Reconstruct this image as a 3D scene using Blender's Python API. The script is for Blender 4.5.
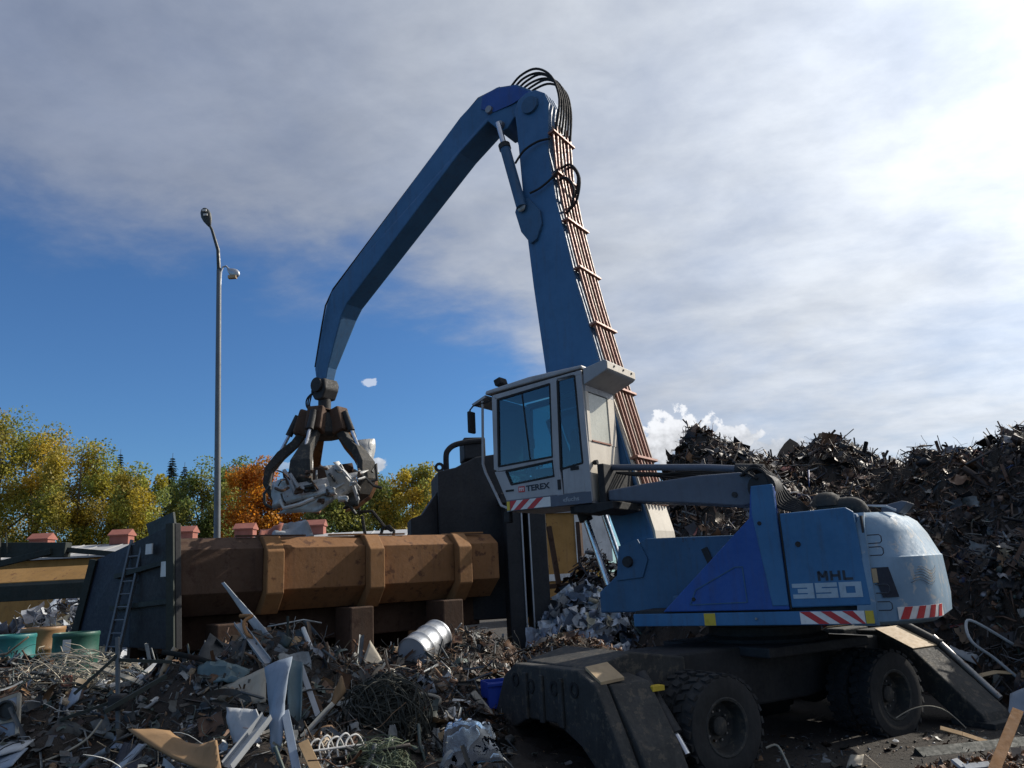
import bpy, bmesh, math, random
import numpy as np
from mathutils import Vector, Matrix

for o in list(bpy.data.objects): bpy.data.objects.remove(o)
SC = bpy.context.scene
COL = SC.collection
rnd = random.Random(7)
nrs = np.random.RandomState(11)

# ------------------------------------------------------------------ camera
EYE, FPX = 2.1, 769.0
PITCH, ROLL = math.radians(13.95), math.radians(3.0)
FW = np.array([0, math.cos(PITCH), math.sin(PITCH)])
UP0 = np.array([0, -math.sin(PITCH), math.cos(PITCH)])
RT0 = np.array([1.0, 0, 0])
RT = RT0*math.cos(ROLL) - UP0*math.sin(ROLL)
UP = UP0*math.cos(ROLL) + RT0*math.sin(ROLL)
CAM = np.array([0, 0, EYE])
cam_d = bpy.data.cameras.new('camera'); cam = bpy.data.objects.new('camera', cam_d); COL.objects.link(cam)
cam_d.sensor_width = 36; cam_d.lens = FPX*36/1024; cam_d.clip_end = 3000; cam_d.clip_start = .05
cam.matrix_world = Matrix(((RT[0], UP[0], -FW[0], 0), (RT[1], UP[1], -FW[1], 0), (RT[2], UP[2], -FW[2], EYE), (0, 0, 0, 1)))
SC.camera = cam
SC.render.resolution_x, SC.render.resolution_y = 1024, 768

# ------------------------------------------------------------------ sun, sky
SUN_AZ, SUN_EL = math.radians(60), math.radians(33)      # azimuth measured from +Y towards +X
SUN = np.array([math.sin(SUN_AZ)*math.cos(SUN_EL), math.cos(SUN_AZ)*math.cos(SUN_EL), math.sin(SUN_EL)])
sl = bpy.data.lights.new('sun', 'SUN'); sl.energy = 4.8; sl.angle = math.radians(.5); sl.color = (1, .93, .82)
so = bpy.data.objects.new('sun', sl); COL.objects.link(so)
so.rotation_euler = Vector(SUN).to_track_quat('Z', 'Y').to_euler(); so.location = (20, 10, 30)

SKY_STRENGTH = .1
W = bpy.data.worlds.new('World'); SC.world = W; W.use_nodes = True
wn, wl = W.node_tree.nodes, W.node_tree.links
wn.clear()
def WN(t, **k):
    n = wn.new(t)
    for a, b in k.items(): setattr(n, a, b)
    return n
def wset(n, i, v):
    if hasattr(v, 'is_output') or isinstance(v, bpy.types.NodeSocket): wl.new(v, n.inputs[i])
    else: n.inputs[i].default_value = v
def wmath(op, a, b=0.0, c=None, clamp=False):
    n = WN('ShaderNodeMath', operation=op, use_clamp=clamp); wset(n, 0, a); wset(n, 1, b)
    if c is not None: wset(n, 2, c)
    return n.outputs[0]
def wvec(op, a, b=None):
    n = WN('ShaderNodeVectorMath', operation=op); wset(n, 0, a)
    if b is not None: wset(n, 1, b)
    return n
def wsmooth(v, lo, hi, a=0.0, b=1.0):
    n = WN('ShaderNodeMapRange', interpolation_type='SMOOTHSTEP'); wset(n, 0, v)
    for i, q in ((1, lo), (2, hi), (3, a), (4, b)): n.inputs[i].default_value = q
    return n.outputs[0]
def wnoise(vec, scale, detail=6, rough=.55, dist=0.0):
    n = WN('ShaderNodeTexNoise'); wl.new(vec, n.inputs['Vector'])
    n.inputs['Scale'].default_value = scale; n.inputs['Detail'].default_value = detail
    n.inputs['Roughness'].default_value = rough; n.inputs['Distortion'].default_value = dist
    return n.outputs['Fac']
def wmix(f, a, b):
    n = WN('ShaderNodeMix', data_type='RGBA'); wset(n, 0, f)
    for i, v in ((6, a), (7, b)):
        if isinstance(v, bpy.types.NodeSocket): wl.new(v, n.inputs[i])
        else: n.inputs[i].default_value = (*v, 1)
    return n.outputs[2]
sky = WN('ShaderNodeTexSky', sky_type='NISHITA', sun_disc=False)
sky.sun_elevation = SUN_EL; sky.sun_rotation = SUN_AZ; sky.air_density = 1.0; sky.dust_density = .3; sky.ozone_density = 2.2
tc = WN('ShaderNodeTexCoord'); D = tc.outputs['Generated']
sep = WN('ShaderNodeSeparateXYZ'); wl.new(D, sep.inputs[0]); dx, dy, dz = sep.outputs
den = wmath('ADD', wmath('MAXIMUM', dz, 0.0), .16)
cmb = WN('ShaderNodeCombineXYZ')
wl.new(wmath('DIVIDE', dx, den), cmb.inputs[0]); wl.new(wmath('DIVIDE', dy, den), cmb.inputs[1])
plane = cmb.outputs[0]
stretch = WN('ShaderNodeMapping'); wl.new(plane, stretch.inputs[0]); stretch.inputs['Rotation'].default_value = (0, 0, .5); stretch.inputs['Scale'].default_value = (1.0, 1.25, 1)
n_big = wnoise(stretch.outputs[0], .9, 8, .55, .3)
n_fine = wnoise(stretch.outputs[0], 3.6, 9, .60, .15)
n_streak = wnoise(plane, 1.7, 7, .6, .2)
# the cloud sheet covers the sky above a slanting front edge; clear blue below it to the west
g = wmath('ADD', wmath('ADD', dz, wmath('MULTIPLY', dx, .25)), wmath('MULTIPLY', wmath('MAXIMUM', dx, 0.0), .8))
g = wmath('SUBTRACT', g, .288)
g = wmath('ADD', g, wmath('MULTIPLY', wmath('SUBTRACT', n_big, .5), .30))
g = wmath('ADD', g, wmath('MULTIPLY', wmath('SUBTRACT', n_fine, .5), .16))
sheet = wsmooth(g, -.045, .10)
thick = wsmooth(wmath('ADD', wmath('MULTIPLY', n_streak, .65), wmath('MULTIPLY', n_fine, .35)), .28, .68, .70, 1.0)
sheet = wmath('MULTIPLY', sheet, thick)
# glow of the sun through the sheet
ndot = wvec('DOT_PRODUCT', wvec('NORMALIZE', D).outputs[0], tuple(SUN)).outputs['Value']
ndot = wmath('MAXIMUM', ndot, 0.0)
glow = wmath('ADD', wmath('MULTIPLY', wmath('POWER', ndot, 3.0), 1.0), wmath('MULTIPLY', wmath('POWER', ndot, 14.0), .9))
shade = wsmooth(wmath('ADD', wmath('MULTIPLY', n_big, .5), wmath('MULTIPLY', n_fine, .5)), .3, .7, .84, 1.16)
cl_col = wmix(wsmooth(ndot, .2, .95), (.29, .335, .44), (.52, .55, .59))
bright = wmath('MULTIPLY', shade, wmath('ADD', .82, glow))
vm = wvec('SCALE', cl_col); wl.new(wmath('MULTIPLY', bright, 1/SKY_STRENGTH), vm.inputs['Scale'])
# bluer zenithless air: nishita slightly deepened
sk = wvec('MULTIPLY', sky.outputs[0], (.43, .69, .98)).outputs[0]
base = wmix(sheet, sk, vm.outputs[0])
# small fair-weather cumulus low above the yard
ncu = wnoise(D, 26, 5, .6)
ncu2 = wnoise(D, 70, 4, .6)
cu = None
for (cpx, cpy, rx, rz, amp) in [(668, 432, .046, .026, 1.0), (690, 428, .034, .018, 1.0), (648, 448, .036, .022, 1.0), (716, 440, .05, .016, .8), (760, 452, .07, .014, .5),
                                (374, 466, .016, .009, .8), (368, 382, .010, .005, .5), (285, 466, .03, .006, .4)]:
    cdv = FW + RT*((cpx-512)/FPX) + UP*((384-cpy)/FPX); cx, cy, cz = [float(q) for q in cdv/np.linalg.norm(cdv)]
    dv = wvec('SUBTRACT', D, (cx, cy, cz)).outputs[0]
    dv = wvec('MULTIPLY', dv, (1/rx, 1/rx, 1/rz)).outputs[0]
    ln = wvec('LENGTH', dv).outputs['Value']
    q = wmath('ADD', wmath('SUBTRACT', 1.0, ln), wmath('ADD', wmath('MULTIPLY', wmath('SUBTRACT', ncu, .5), 2.8), wmath('MULTIPLY', wmath('SUBTRACT', ncu2, .5), 1.8)))
    m = wmath('MULTIPLY', wsmooth(q, .0, .3), amp)
    cu = m if cu is None else wmath('MAXIMUM', cu, m)
cu_l = wsmooth(wmath('ADD', wmath('MULTIPLY', wmath('SUBTRACT', dz, .150), 9.0), wmath('MULTIPLY', wmath('SUBTRACT', ncu2, .5), 1.1)), -.35, .4, .55, 1.0)
cv = wvec('SCALE', (.86, .88, .92)); wl.new(wmath('MULTIPLY', cu_l, 1/SKY_STRENGTH), cv.inputs['Scale'])
base = wmix(cu, base, cv.outputs[0])
bg = WN('ShaderNodeBackground'); wl.new(base, bg.inputs[0]); bg.inputs[1].default_value = SKY_STRENGTH
ow = WN('ShaderNodeOutputWorld'); wl.new(bg.outputs[0], ow.inputs[0])

SC.view_settings.view_transform = 'Standard'; SC.view_settings.look = 'None'
SC.view_settings.exposure = .12; SC.view_settings.gamma = 1; SC.view_settings.use_curve_mapping = False
SC.render.engine = 'CYCLES'
SC.cycles.max_bounces = 6; SC.cycles.transparent_max_bounces = 8

# ------------------------------------------------------------------ pixel helpers (direction only)
def ray(px, py): return FW + RT*((px-512)/FPX) + UP*((384-py)/FPX)
def at(px, py, Y):
    d = ray(px, py); return CAM + d*(Y/d[1])

# ------------------------------------------------------------------ materials
def mat_base(name):
    m = bpy.data.materials.new(name); m.use_nodes = True
    nt = m.node_tree; b = nt.nodes['Principled BSDF']
    return m, nt, b
def nnoise(nt, scale, detail=5, rough=.6, coord='Object', vscale=None):
    t = nt.nodes.new('ShaderNodeTexCoord'); n = nt.nodes.new('ShaderNodeTexNoise')
    if vscale:
        mp = nt.nodes.new('ShaderNodeMapping'); mp.inputs['Scale'].default_value = vscale
        nt.links.new(t.outputs[coord], mp.inputs[0]); nt.links.new(mp.outputs[0], n.inputs['Vector'])
    else: nt.links.new(t.outputs[coord], n.inputs['Vector'])
    n.inputs['Scale'].default_value = scale; n.inputs['Detail'].default_value = detail; n.inputs['Roughness'].default_value = rough
    return n.outputs['Fac']
def nramp(nt, f, lo, hi, a=0.0, b=1.0):
    r = nt.nodes.new('ShaderNodeMapRange'); nt.links.new(f, r.inputs[0])
    for i, v in ((1, lo), (2, hi), (3, a), (4, b)): r.inputs[i].default_value = v
    return r.outputs[0]
def nmix(nt, f, a, b, blend='MIX'):
    n = nt.nodes.new('ShaderNodeMix'); n.data_type = 'RGBA'; n.blend_type = blend
    if isinstance(f, float): n.inputs[0].default_value = f
    else: nt.links.new(f, n.inputs[0])
    for i, v in ((6, a), (7, b)):
        if isinstance(v, bpy.types.NodeSocket): nt.links.new(v, n.inputs[i])
        else: n.inputs[i].default_value = (*v, 1)
    return n.outputs[2]
def nbump(nt, b, f, strength=.3, dist=.01):
    n = nt.nodes.new('ShaderNodeBump'); nt.links.new(f, n.inputs['Height'])
    n.inputs['Strength'].default_value = strength; n.inputs['Distance'].default_value = dist
    nt.links.new(n.outputs[0], b.inputs['Normal'])
MATS = {}
def paint(name, col, dirt=(.06, .05, .045), amount=.5, rough=.5, metal=0.0, scale=3.0, rust=None, rust_lo=.62, bump=.15, streak=True):
    """worn paint: broad fading, fine grime, optional rust blotches"""
    m, nt, b = mat_base(name)
    big = nnoise(nt, scale*.5, 6, .6)
    fine = nnoise(nt, scale*6, 6, .7)
    fade = nmix(nt, nramp(nt, big, .35, .7), tuple(c*.86 for c in col), tuple(min(1, c*1.1+.012) for c in col))
    if streak:
        st = nnoise(nt, 2.2, 5, .65, vscale=(5, 5, .45))
        d = nt.nodes.new('ShaderNodeMath'); d.operation = 'MULTIPLY'
        nt.links.new(nramp(nt, st, .5, .78), d.inputs[0]); nt.links.new(nramp(nt, fine, .3, .75, .2, 1), d.inputs[1])
        f = d.outputs[0]
    else: f = nramp(nt, fine, .5, .8)
    mm = nt.nodes.new('ShaderNodeMath'); mm.operation = 'MULTIPLY'; nt.links.new(f, mm.inputs[0]); mm.inputs[1].default_value = amount
    c = nmix(nt, mm.outputs[0], fade, dirt)
    if rust:
        rn = nnoise(nt, scale*1.7, 8, .7)
        c = nmix(nt, nramp(nt, rn, rust_lo, rust_lo+.06), c, rust)
    nt.links.new(c, b.inputs['Base Color'])
    nt.links.new(nramp(nt, fine, .3, .7, rough-.1, min(1, rough+.2)), b.inputs['Roughness'])
    b.inputs['Metallic'].default_value = metal
    nbump(nt, b, fine, bump, .01)
    MATS[name] = m; return m
def glass(name, tint, refl=.12):
    m = bpy.data.materials.new(name); m.use_nodes = True; nt = m.node_tree; nt.nodes.clear()
    o = nt.nodes.new('ShaderNodeOutputMaterial'); t = nt.nodes.new('ShaderNodeBsdfTransparent'); t.inputs[0].default_value = (*tint, 1)
    gl = nt.nodes.new('ShaderNodeBsdfGlossy'); gl.inputs['Roughness'].default_value = .03; gl.inputs[0].default_value = (.9, .95, 1, 1)
    fr = nt.nodes.new('ShaderNodeFresnel'); fr.inputs[0].default_value = 1.5
    ad = nt.nodes.new('ShaderNodeMath'); ad.operation = 'ADD'; ad.inputs[1].default_value = refl; nt.links.new(fr.outputs[0], ad.inputs[0])
    mx = nt.nodes.new('ShaderNodeMixShader'); nt.links.new(ad.outputs[0], mx.inputs[0]); nt.links.new(t.outputs[0], mx.inputs[1]); nt.links.new(gl.outputs[0], mx.inputs[2])
    nt.links.new(mx.outputs[0], o.inputs[0]); MATS[name] = m; return m
def attr_mat(name, rough=.5, grime=.5, noise_scale=9.0):
    """scrap: colour from the piece's own 'tint' attribute, metalness from 'metal'"""
    m, nt, b = mat_base(name)
    a = nt.nodes.new('ShaderNodeAttribute'); a.attribute_name = 'tint'
    mt = nt.nodes.new('ShaderNodeAttribute'); mt.attribute_name = 'metal'
    f = nnoise(nt, noise_scale, 6, .7)
    f2 = nnoise(nt, noise_scale*.35, 4, .6)
    c = nmix(nt, nramp(nt, f, .42, .72, 0, grime), a.outputs['Color'], (.035, .027, .02))
    c = nmix(nt, nramp(nt, f2, .56, .70, 0, .45), c, (.12, .05, .022))
    nt.links.new(c, b.inputs['Base Color']); nt.links.new(mt.outputs['Fac'], b.inputs['Metallic'])
    nt.links.new(nramp(nt, f, .3, .7, rough-.12, rough+.25), b.inputs['Roughness'])
    nbump(nt, b, f, .25, .01)
    MATS[name] = m; return m
BLUE = paint('faded_blue_paint', (.032, .145, .31), rust=(.10, .06, .045), rust_lo=.69, amount=.75)
BLUE2 = paint('bright_blue_paint', (.010, .075, .32), amount=.65)
BLUED = paint('grimy_blue_paint', (.03, .105, .21), amount=.8, rust=(.05, .04, .035), rust_lo=.64)
BOOMB = paint('boom_blue_paint', (.034, .132, .28), amount=.55, rust=(.13, .115, .11), rust_lo=.665, scale=2.2)
PALE = paint('chalky_blue_paint', (.17, .27, .37), amount=.45, rough=.65, rust=(.34, .36, .37), rust_lo=.55)
CABG = paint('cab_grey_paint', (.36, .36, .37), amount=.5, rough=.5)
CABB = paint('sunlit_beige_paint', (.62, .56, .47), amount=.35, rough=.55)  # cab colour with the sunlight on its rear faces put into it
ARMG = paint('arm_slate_paint', (.085, .10, .135), amount=.6, rust=(.10, .07, .05), rust_lo=.72)
DARK = paint('dark_chassis', (.018, .018, .019), dirt=(.09, .075, .06), amount=.45, rough=.7, scale=4)
DARK2 = paint('dusty_chassis', (.030, .030, .028), dirt=(.12, .10, .08), amount=.6, rough=.8, scale=6, rust=(.085, .072, .055), rust_lo=.54, bump=.4)
SAND = paint('worn_and_sunlit_tan', (.42, .30, .17), amount=.5, rough=.6, rust=(.12, .06, .03), rust_lo=.66)
BLACK = paint('black_rubber', (.012, .012, .013), dirt=(.05, .045, .04), amount=.5, rough=.8)
TYRE = paint('tyre_rubber', (.018, .018, .018), dirt=(.07, .06, .05), amount=.6, rough=.9, scale=5)
CHROME = paint('chrome_rod', (.62, .63, .65), metal=1.0, rough=.22, amount=.25, bump=.03)
STEEL = paint('bare_steel', (.30, .29, .28), metal=.8, rough=.45, rust=(.13, .07, .04), rust_lo=.6)
PIPE = paint('rusty_pipe', (.27, .115, .075), dirt=(.05, .03, .03), amount=.5, rough=.5, metal=.2)
PIPE2 = paint('tan_pipe', (.33, .24, .18), dirt=(.06, .04, .03), amount=.5, rough=.5, metal=.2)
RUST = paint('rusted_plate', (.22, .10, .034), dirt=(.055, .03, .018), amount=.85, rough=.85, scale=2.2, rust=(.10, .042, .018), rust_lo=.56, bump=.4)
RUSTL = paint('light_rust_plate', (.27, .13, .046), dirt=(.07, .035, .02), amount=.7, rough=.85, scale=2.2, rust=(.14, .06, .024), rust_lo=.6, bump=.4)
RUSTD = paint('dark_and_shaded_rust', (.075, .038, .02), dirt=(.02, .016, .012), amount=.7, rough=.85, rust=(.05, .022, .012), rust_lo=.55, bump=.4)
PRESS = paint('press_black_paint', (.013, .014, .017), dirt=(.045, .036, .03), amount=.6, rough=.65, rust=(.07, .035, .02), rust_lo=.66)
NAVY = paint('navy_plate', (.006, .011, .026), dirt=(.03, .03, .03), amount=.6, rough=.6)
OLIVE = paint('dark_green_steel', (.014, .022, .018), dirt=(.05, .04, .03), amount=.6, rough=.7, rust=(.06, .035, .02), rust_lo=.64)
OCHRE = paint('ochre_plate', (.36, .19, .05), amount=.6, rough=.8, rust=(.16, .07, .03), rust_lo=.6)
WHITE = paint('dirty_white', (.66, .65, .62), dirt=(.15, .13, .10), amount=.55, rough=.6)
REDP = paint('warning_red', (.50, .022, .022), amount=.25, rough=.45, streak=False)
WHP = paint('warning_white', (.74, .72, .68), amount=.25, rough=.45, streak=False)
YELP = paint('decal_yellow', (.62, .44, .03), amount=.3, rough=.5, streak=False)
LET_D = paint('letter_dark', (.035, .045, .06), amount=.3, streak=False, rough=.8)
LET_L = paint('letter_pale', (.36, .45, .52), amount=.3, streak=False)
GOLD = paint('letter_gold', (.22, .15, .07), amount=.4, streak=False, rough=.8)
GALV = paint('galvanised', (.46, .48, .51), metal=.75, rough=.38, dirt=(.12, .11, .10), amount=.5, scale=4)
LAMPG = paint('lamp_post_grey', (.13, .145, .16), metal=.3, rough=.5, amount=.3)
LAMPD = paint('lamp_head_dark', (.03, .034, .03), rough=.5, amount=.3)
TEAL = paint('teal_drum_paint', (.012, .16, .16), amount=.5, rust=(.12, .06, .03), rust_lo=.68)
GREEN = paint('green_drum_paint', (.012, .085, .06), amount=.5, rust=(.10, .05, .03), rust_lo=.68)
TAND = paint('tan_drum_paint', (.30, .17, .075), amount=.5, rust=(.13, .06, .03), rust_lo=.6)
ROOFG = paint('roof_sheet_grey', (.36, .36, .36), amount=.4, rough=.7, scale=.6)
VENTR = paint('vent_red', (.30, .10, .07), amount=.4, rough=.7)
WOOD = paint('raw_wood', (.40, .26, .13), dirt=(.12, .08, .05), amount=.6, rough=.85, scale=5)
CARD = paint('brown_board', (.25, .15, .07), dirt=(.10, .06, .03), amount=.5, rough=.85, scale=3)
PGREY = paint('pale_grey_sheet', (.36, .38, .40), dirt=(.10, .09, .08), amount=.6, rough=.55, rust=(.16, .09, .05), rust_lo=.71)
BGREY = paint('blue_grey_sheet', (.22, .27, .34), dirt=(.07, .07, .07), amount=.6, rough=.5, rust=(.12, .07, .04), rust_lo=.72)
TGREY = paint('teal_grey_sheet', (.10, .15, .16), dirt=(.04, .04, .04), amount=.6, rough=.5)
BEIGE = paint('beige_sheet', (.36, .32, .25), dirt=(.12, .09, .06), amount=.6, rough=.65)
BLACKP = paint('black_plastic', (.02, .022, .022), dirt=(.07, .06, .05), amount=.5, rough=.5)
BLUEP = paint('blue_plastic', (.012, .05, .36), amount=.35, rough=.4)
SILVER = paint('silver_sheet', (.55, .55, .55), metal=.6, rough=.4, dirt=(.12, .10, .08), amount=.6, rust=(.15, .08, .04), rust_lo=.68, bump=.3)
WIREP = paint('pale_wire', (.36, .33, .26), metal=.3, rough=.5, amount=.4, streak=False)
WIRED = paint('dark_wire', (.028, .030, .022), rough=.75, amount=.4, streak=False)
WIREG = paint('greenish_wire', (.09, .115, .065), rough=.7, amount=.4, streak=False)
CLEAR = glass('cab_glass', (.38, .60, .62), .03)
FILM = glass('clear_film', (.66, .76, .84), .05)
HAZEW = paint('milky_window', (.50, .50, .43), rough=.25, amount=.35)
SCRAP = attr_mat('scrap_metal')
TURN = attr_mat('rusty_turnings', rough=.6, grime=.4)
def leaf_mat():
    m, nt, b = mat_base('autumn_leaves')
    a = nt.nodes.new('ShaderNodeAttribute'); a.attribute_name = 'tint'
    nt.links.new(a.outputs['Color'], b.inputs['Base Color']); b.inputs['Roughness'].default_value = .6
    tr = nt.nodes.new('ShaderNodeBsdfTranslucent'); nt.links.new(a.outputs['Color'], tr.inputs[0])
    mx = nt.nodes.new('ShaderNodeMixShader'); mx.inputs[0].default_value = .5
    o = nt.nodes['Material Output']; nt.links.new(b.outputs[0], mx.inputs[1]); nt.links.new(tr.outputs[0], mx.inputs[2]); nt.links.new(mx.outputs[0], o.inputs[0])
    return m
LEAF = leaf_mat()
BARK = paint('bark', (.11, .09, .065), amount=.5, rough=.9)
def ground_mat(name, c1, c2, c3):
    m, nt, b = mat_base(name)
    f = nnoise(nt, .8, 9, .65); f2 = nnoise(nt, 11, 8, .75)
    c = nmix(nt, nramp(nt, f, .35, .65), c1, c2); c = nmix(nt, nramp(nt, f2, .5, .75), c, c3)
    nt.links.new(c, b.inputs['Base Color']); b.inputs['Roughness'].default_value = .95
    nbump(nt, b, f2, .8, .05); return m
GROUND = ground_mat('yard_dirt', (.030, .026, .022), (.05, .042, .034), (.016, .014, .012))
HEAPB = ground_mat('shaded_heap_fines', (.022, .018, .015), (.036, .026, .019), (.010, .009, .008))  # dark colour holds the shade in the gaps between scrap pieces

# ------------------------------------------------------------------ mesh helpers
class MB:
    def __init__(s): s.v = []; s.f = []
    def add(s, vs, fs):
        n = len(s.v); s.v += [tuple(map(float, q)) for q in vs]; s.f += [tuple(i+n for i in q) for q in fs]; return s
    def box(s, c, d, rot=None):
        x, y, z = d[0]/2, d[1]/2, d[2]/2
        vs = [Vector(q) for q in ((-x,-y,-z),(x,-y,-z),(x,y,-z),(-x,y,-z),(-x,-y,z),(x,-y,z),(x,y,z),(-x,y,z))]
        if rot is not None: vs = [rot @ q for q in vs]
        return s.add([Vector(c)+q for q in vs], [(0,3,2,1),(4,5,6,7),(0,1,5,4),(1,2,6,5),(2,3,7,6),(3,0,4,7)])
    def prism(s, poly, a0, a1, axis='y', w=None):
        """poly of (u,v); extruded along axis; w = optional per-point half width overriding a0,a1 (symmetric)"""
        n = len(poly)
        def P(u, v, a): return {'y': (u, a, v), 'x': (a, u, v), 'z': (u, v, a)}[axis]
        lo = [P(u, v, a0 if w is None else -w[i]) for i, (u, v) in enumerate(poly)]
        hi = [P(u, v, a1 if w is None else w[i]) for i, (u, v) in enumerate(poly)]
        return s.add(lo+hi, [tuple(range(n)), tuple(range(2*n-1, n-1, -1))] + [(i, i+n, (i+1) % n+n, (i+1) % n) for i in range(n)])
    def tube(s, pts, r, seg=8, cap=True):
        pts = [Vector(p) for p in pts]; n = len(pts); base = len(s.v); up = None; rs = r if isinstance(r, (list, tuple)) else [r]*n
        for i, p in enumerate(pts):
            t = (pts[min(i+1, n-1)]-pts[max(i-1, 0)]).normalized()
            if up is None: up = Vector((0, 0, 1)) if abs(t.z) < .9 else Vector((1, 0, 0))
            a = t.cross(up); a = a.normalized() if a.length > 1e-6 else t.orthogonal().normalized()
            b = a.cross(t).normalized(); up = b
            for k in range(seg):
                an = 2*math.pi*k/seg; q = p + (a*math.cos(an)+b*math.sin(an))*rs[i]; s.v.append(tuple(q))
        for i in range(n-1):
            for k in range(seg):
                k2 = (k+1) % seg
                s.f.append((base+i*seg+k, base+i*seg+k2, base+(i+1)*seg+k2, base+(i+1)*seg+k))
        if cap:
            s.f.append(tuple(base+k for k in range(seg-1, -1, -1))); s.f.append(tuple(base+(n-1)*seg+k for k in range(seg)))
        return s
    def bar(s, p, q, w, h, up=(0, 0, 1)):
        """rectangular beam from p to q"""
        p, q = Vector(p), Vector(q); t = (q-p); L = t.length; t.normalize(); u = Vector(up)
        a = t.cross(u); a = a.normalized() if a.length > 1e-4 else t.orthogonal().normalized(); b = a.cross(t)
        R = Matrix((t, a, b)).transposed()
        return s.box((p+q)/2, (L, w, h), R)
    def lathe(s, prof, c=(0, 0, 0), axis='z', seg=24, close=False):
        base = len(s.v); n = len(prof)
        for k in range(seg):
            an = 2*math.pi*k/seg; ca, sa = math.cos(an), math.sin(an)
            for r, h in prof:
                q = {'z': (r*ca, r*sa, h), 'y': (r*ca, h, r*sa), 'x': (h, r*ca, r*sa)}[axis]
                s.v.append((q[0]+c[0], q[1]+c[1], q[2]+c[2]))
        for k in range(seg):
            k2 = (k+1) % seg
            for i in range(n-1): s.f.append((base+k*n+i, base+k2*n+i, base+k2*n+i+1, base+k*n+i+1))
            if close: s.f.append((base+k*n+n-1, base+k2*n+n-1, base+k2*n, base+k*n))
        return s
    def build(s, name, mat, parent=None, smooth=False, bevel=0.0, loc=None, rot=None, solid=0.0):
        me = bpy.data.meshes.new(name); me.from_pydata(s.v, [], s.f); me.update()
        bm = bmesh.new(); bm.from_mesh(me); bmesh.ops.recalc_face_normals(bm, faces=bm.faces); bm.to_mesh(me); bm.free()
        if smooth:
            me.polygons.foreach_set('use_smooth', [True]*len(me.polygons))
        me.materials.append(mat)
        o = bpy.data.objects.new(name, me); COL.objects.link(o)
        if smooth and smooth != 2:
            try: me.set_sharp_from_angle(angle=math.radians(40))
            except Exception: pass
        if solid:
            md = o.modifiers.new('thickness', 'SOLIDIFY'); md.thickness = solid; md.offset = 0
        if bevel:
            md = o.modifiers.new('bevel', 'BEVEL'); md.width = bevel; md.segments = 2; md.limit_method = 'ANGLE'; md.angle_limit = math.radians(35)
        if loc is not None: o.location = loc
        if rot is not None: o.rotation_euler = rot
        o.parent = parent
        return o
def tag(o, label=None, cat=None, group=None, kind=None):
    if label: o['label'] = label
    if cat: o['category'] = cat
    if group: o['group'] = group
    if kind: o['kind'] = kind
    return o
def empty(name, loc, rz=0, label=None, cat=None, group=None):
    o = bpy.data.objects.new(name, None); COL.objects.link(o); o.location = loc; o.rotation_euler = (0, 0, rz); o.empty_display_size = .3
    return tag(o, label, cat, group)
def copy_tree(o, parent=None):
    c = o.copy(); COL.objects.link(c); c.parent = parent
    for ch in list(o.children): copy_tree(ch, c)
    return c
def text(name, s, size, mat, parent, loc, rot, sx=1.0, offset=0.0, ext=.002, shear=0.0):
    cu = bpy.data.curves.new(name, 'FONT'); cu.body = s; cu.size = size; cu.extrude = ext; cu.offset = offset; cu.shear = shear
    cu.materials.append(mat)
    t = bpy.data.objects.new(name, cu); COL.objects.link(t); dg = bpy.context.evaluated_depsgraph_get(); me = bpy.data.meshes.new_from_object(t.evaluated_get(dg)); bpy.data.objects.remove(t)
    me.materials.clear(); me.materials.append(mat)
    o = bpy.data.objects.new(name, me); COL.objects.link(o); o.location = loc; o.rotation_euler = rot; o.scale = (sx, 1, 1); o.parent = parent
    return o
def spline(pts, n=5):
    P = [Vector(p) for p in pts]; out = []
    for i in range(len(P)-1):
        p0, p1, p2, p3 = P[max(i-1, 0)], P[i], P[i+1], P[min(i+2, len(P)-1)]
        for k in range(n):
            t = k/n; out.append(.5*((2*p1)+(p2-p0)*t+(2*p0-5*p1+4*p2-p3)*t*t+(3*p1-p0-3*p2+p3)*t**3))
    return out+[P[-1]]
def arc(c, r, a0, a1, n, f): return [f(c[0]+r*math.cos(a0+(a1-a0)*i/(n-1)), c[1]+r*math.sin(a0+(a1-a0)*i/(n-1))) for i in range(n)]

# ------------------------------------------------------------------ terrain: yard ground and the scrap relief
def ss(a, b, x):
    t = np.clip((x-a)/(b-a), 0, 1); return t*t*(3-2*t)
def bumps(x, y):
    return (.10*np.sin(1.7*x+.6*y+1)+.09*np.sin(.9*x-2.1*y)+.06*np.sin(3.7*x+1.2)*np.sin(3.1*y+.4)+.04*np.sin(7.1*x+2*y)*np.sin(6.3*y-1.1*x))
def heap_left(x, y):
    prof = np.interp(y, [3, 5, 6.5, 8, 10, 12.5, 14.5, 16, 18], [.1, .25, .36, .5, .78, .95, .9, .5, 0])
    prof_l = np.interp(y, [3, 5, 6.5, 8, 9.3, 10.3, 11.3, 12.5, 14.5, 16, 18], [.1, .22, .36, .60, 1.02, 1.22, 1.02, .86, .82, .5, 0])
    k = ss(-1.7, -2.9, x); prof = prof*(1-k)+prof_l*k
    edge = ss(.9, -1.5, x - .10*(y-9))
    return np.maximum(0, prof*edge + bumps(x, y)*edge*1.0 + .16*gau(x, y, -3.2, 9.9, .9, .7))
def gau(x, y, cx, cy, rx, ry): return np.exp(-((x-cx)/rx)**2-((y-cy)/ry)**2)
def cone(x, y, cx, cy, h, sx, sy, top=.6):
    d = np.sqrt(((x-cx)*sx)**2+((y-cy)*sy)**2+top*top)-top
    return h-d
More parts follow.
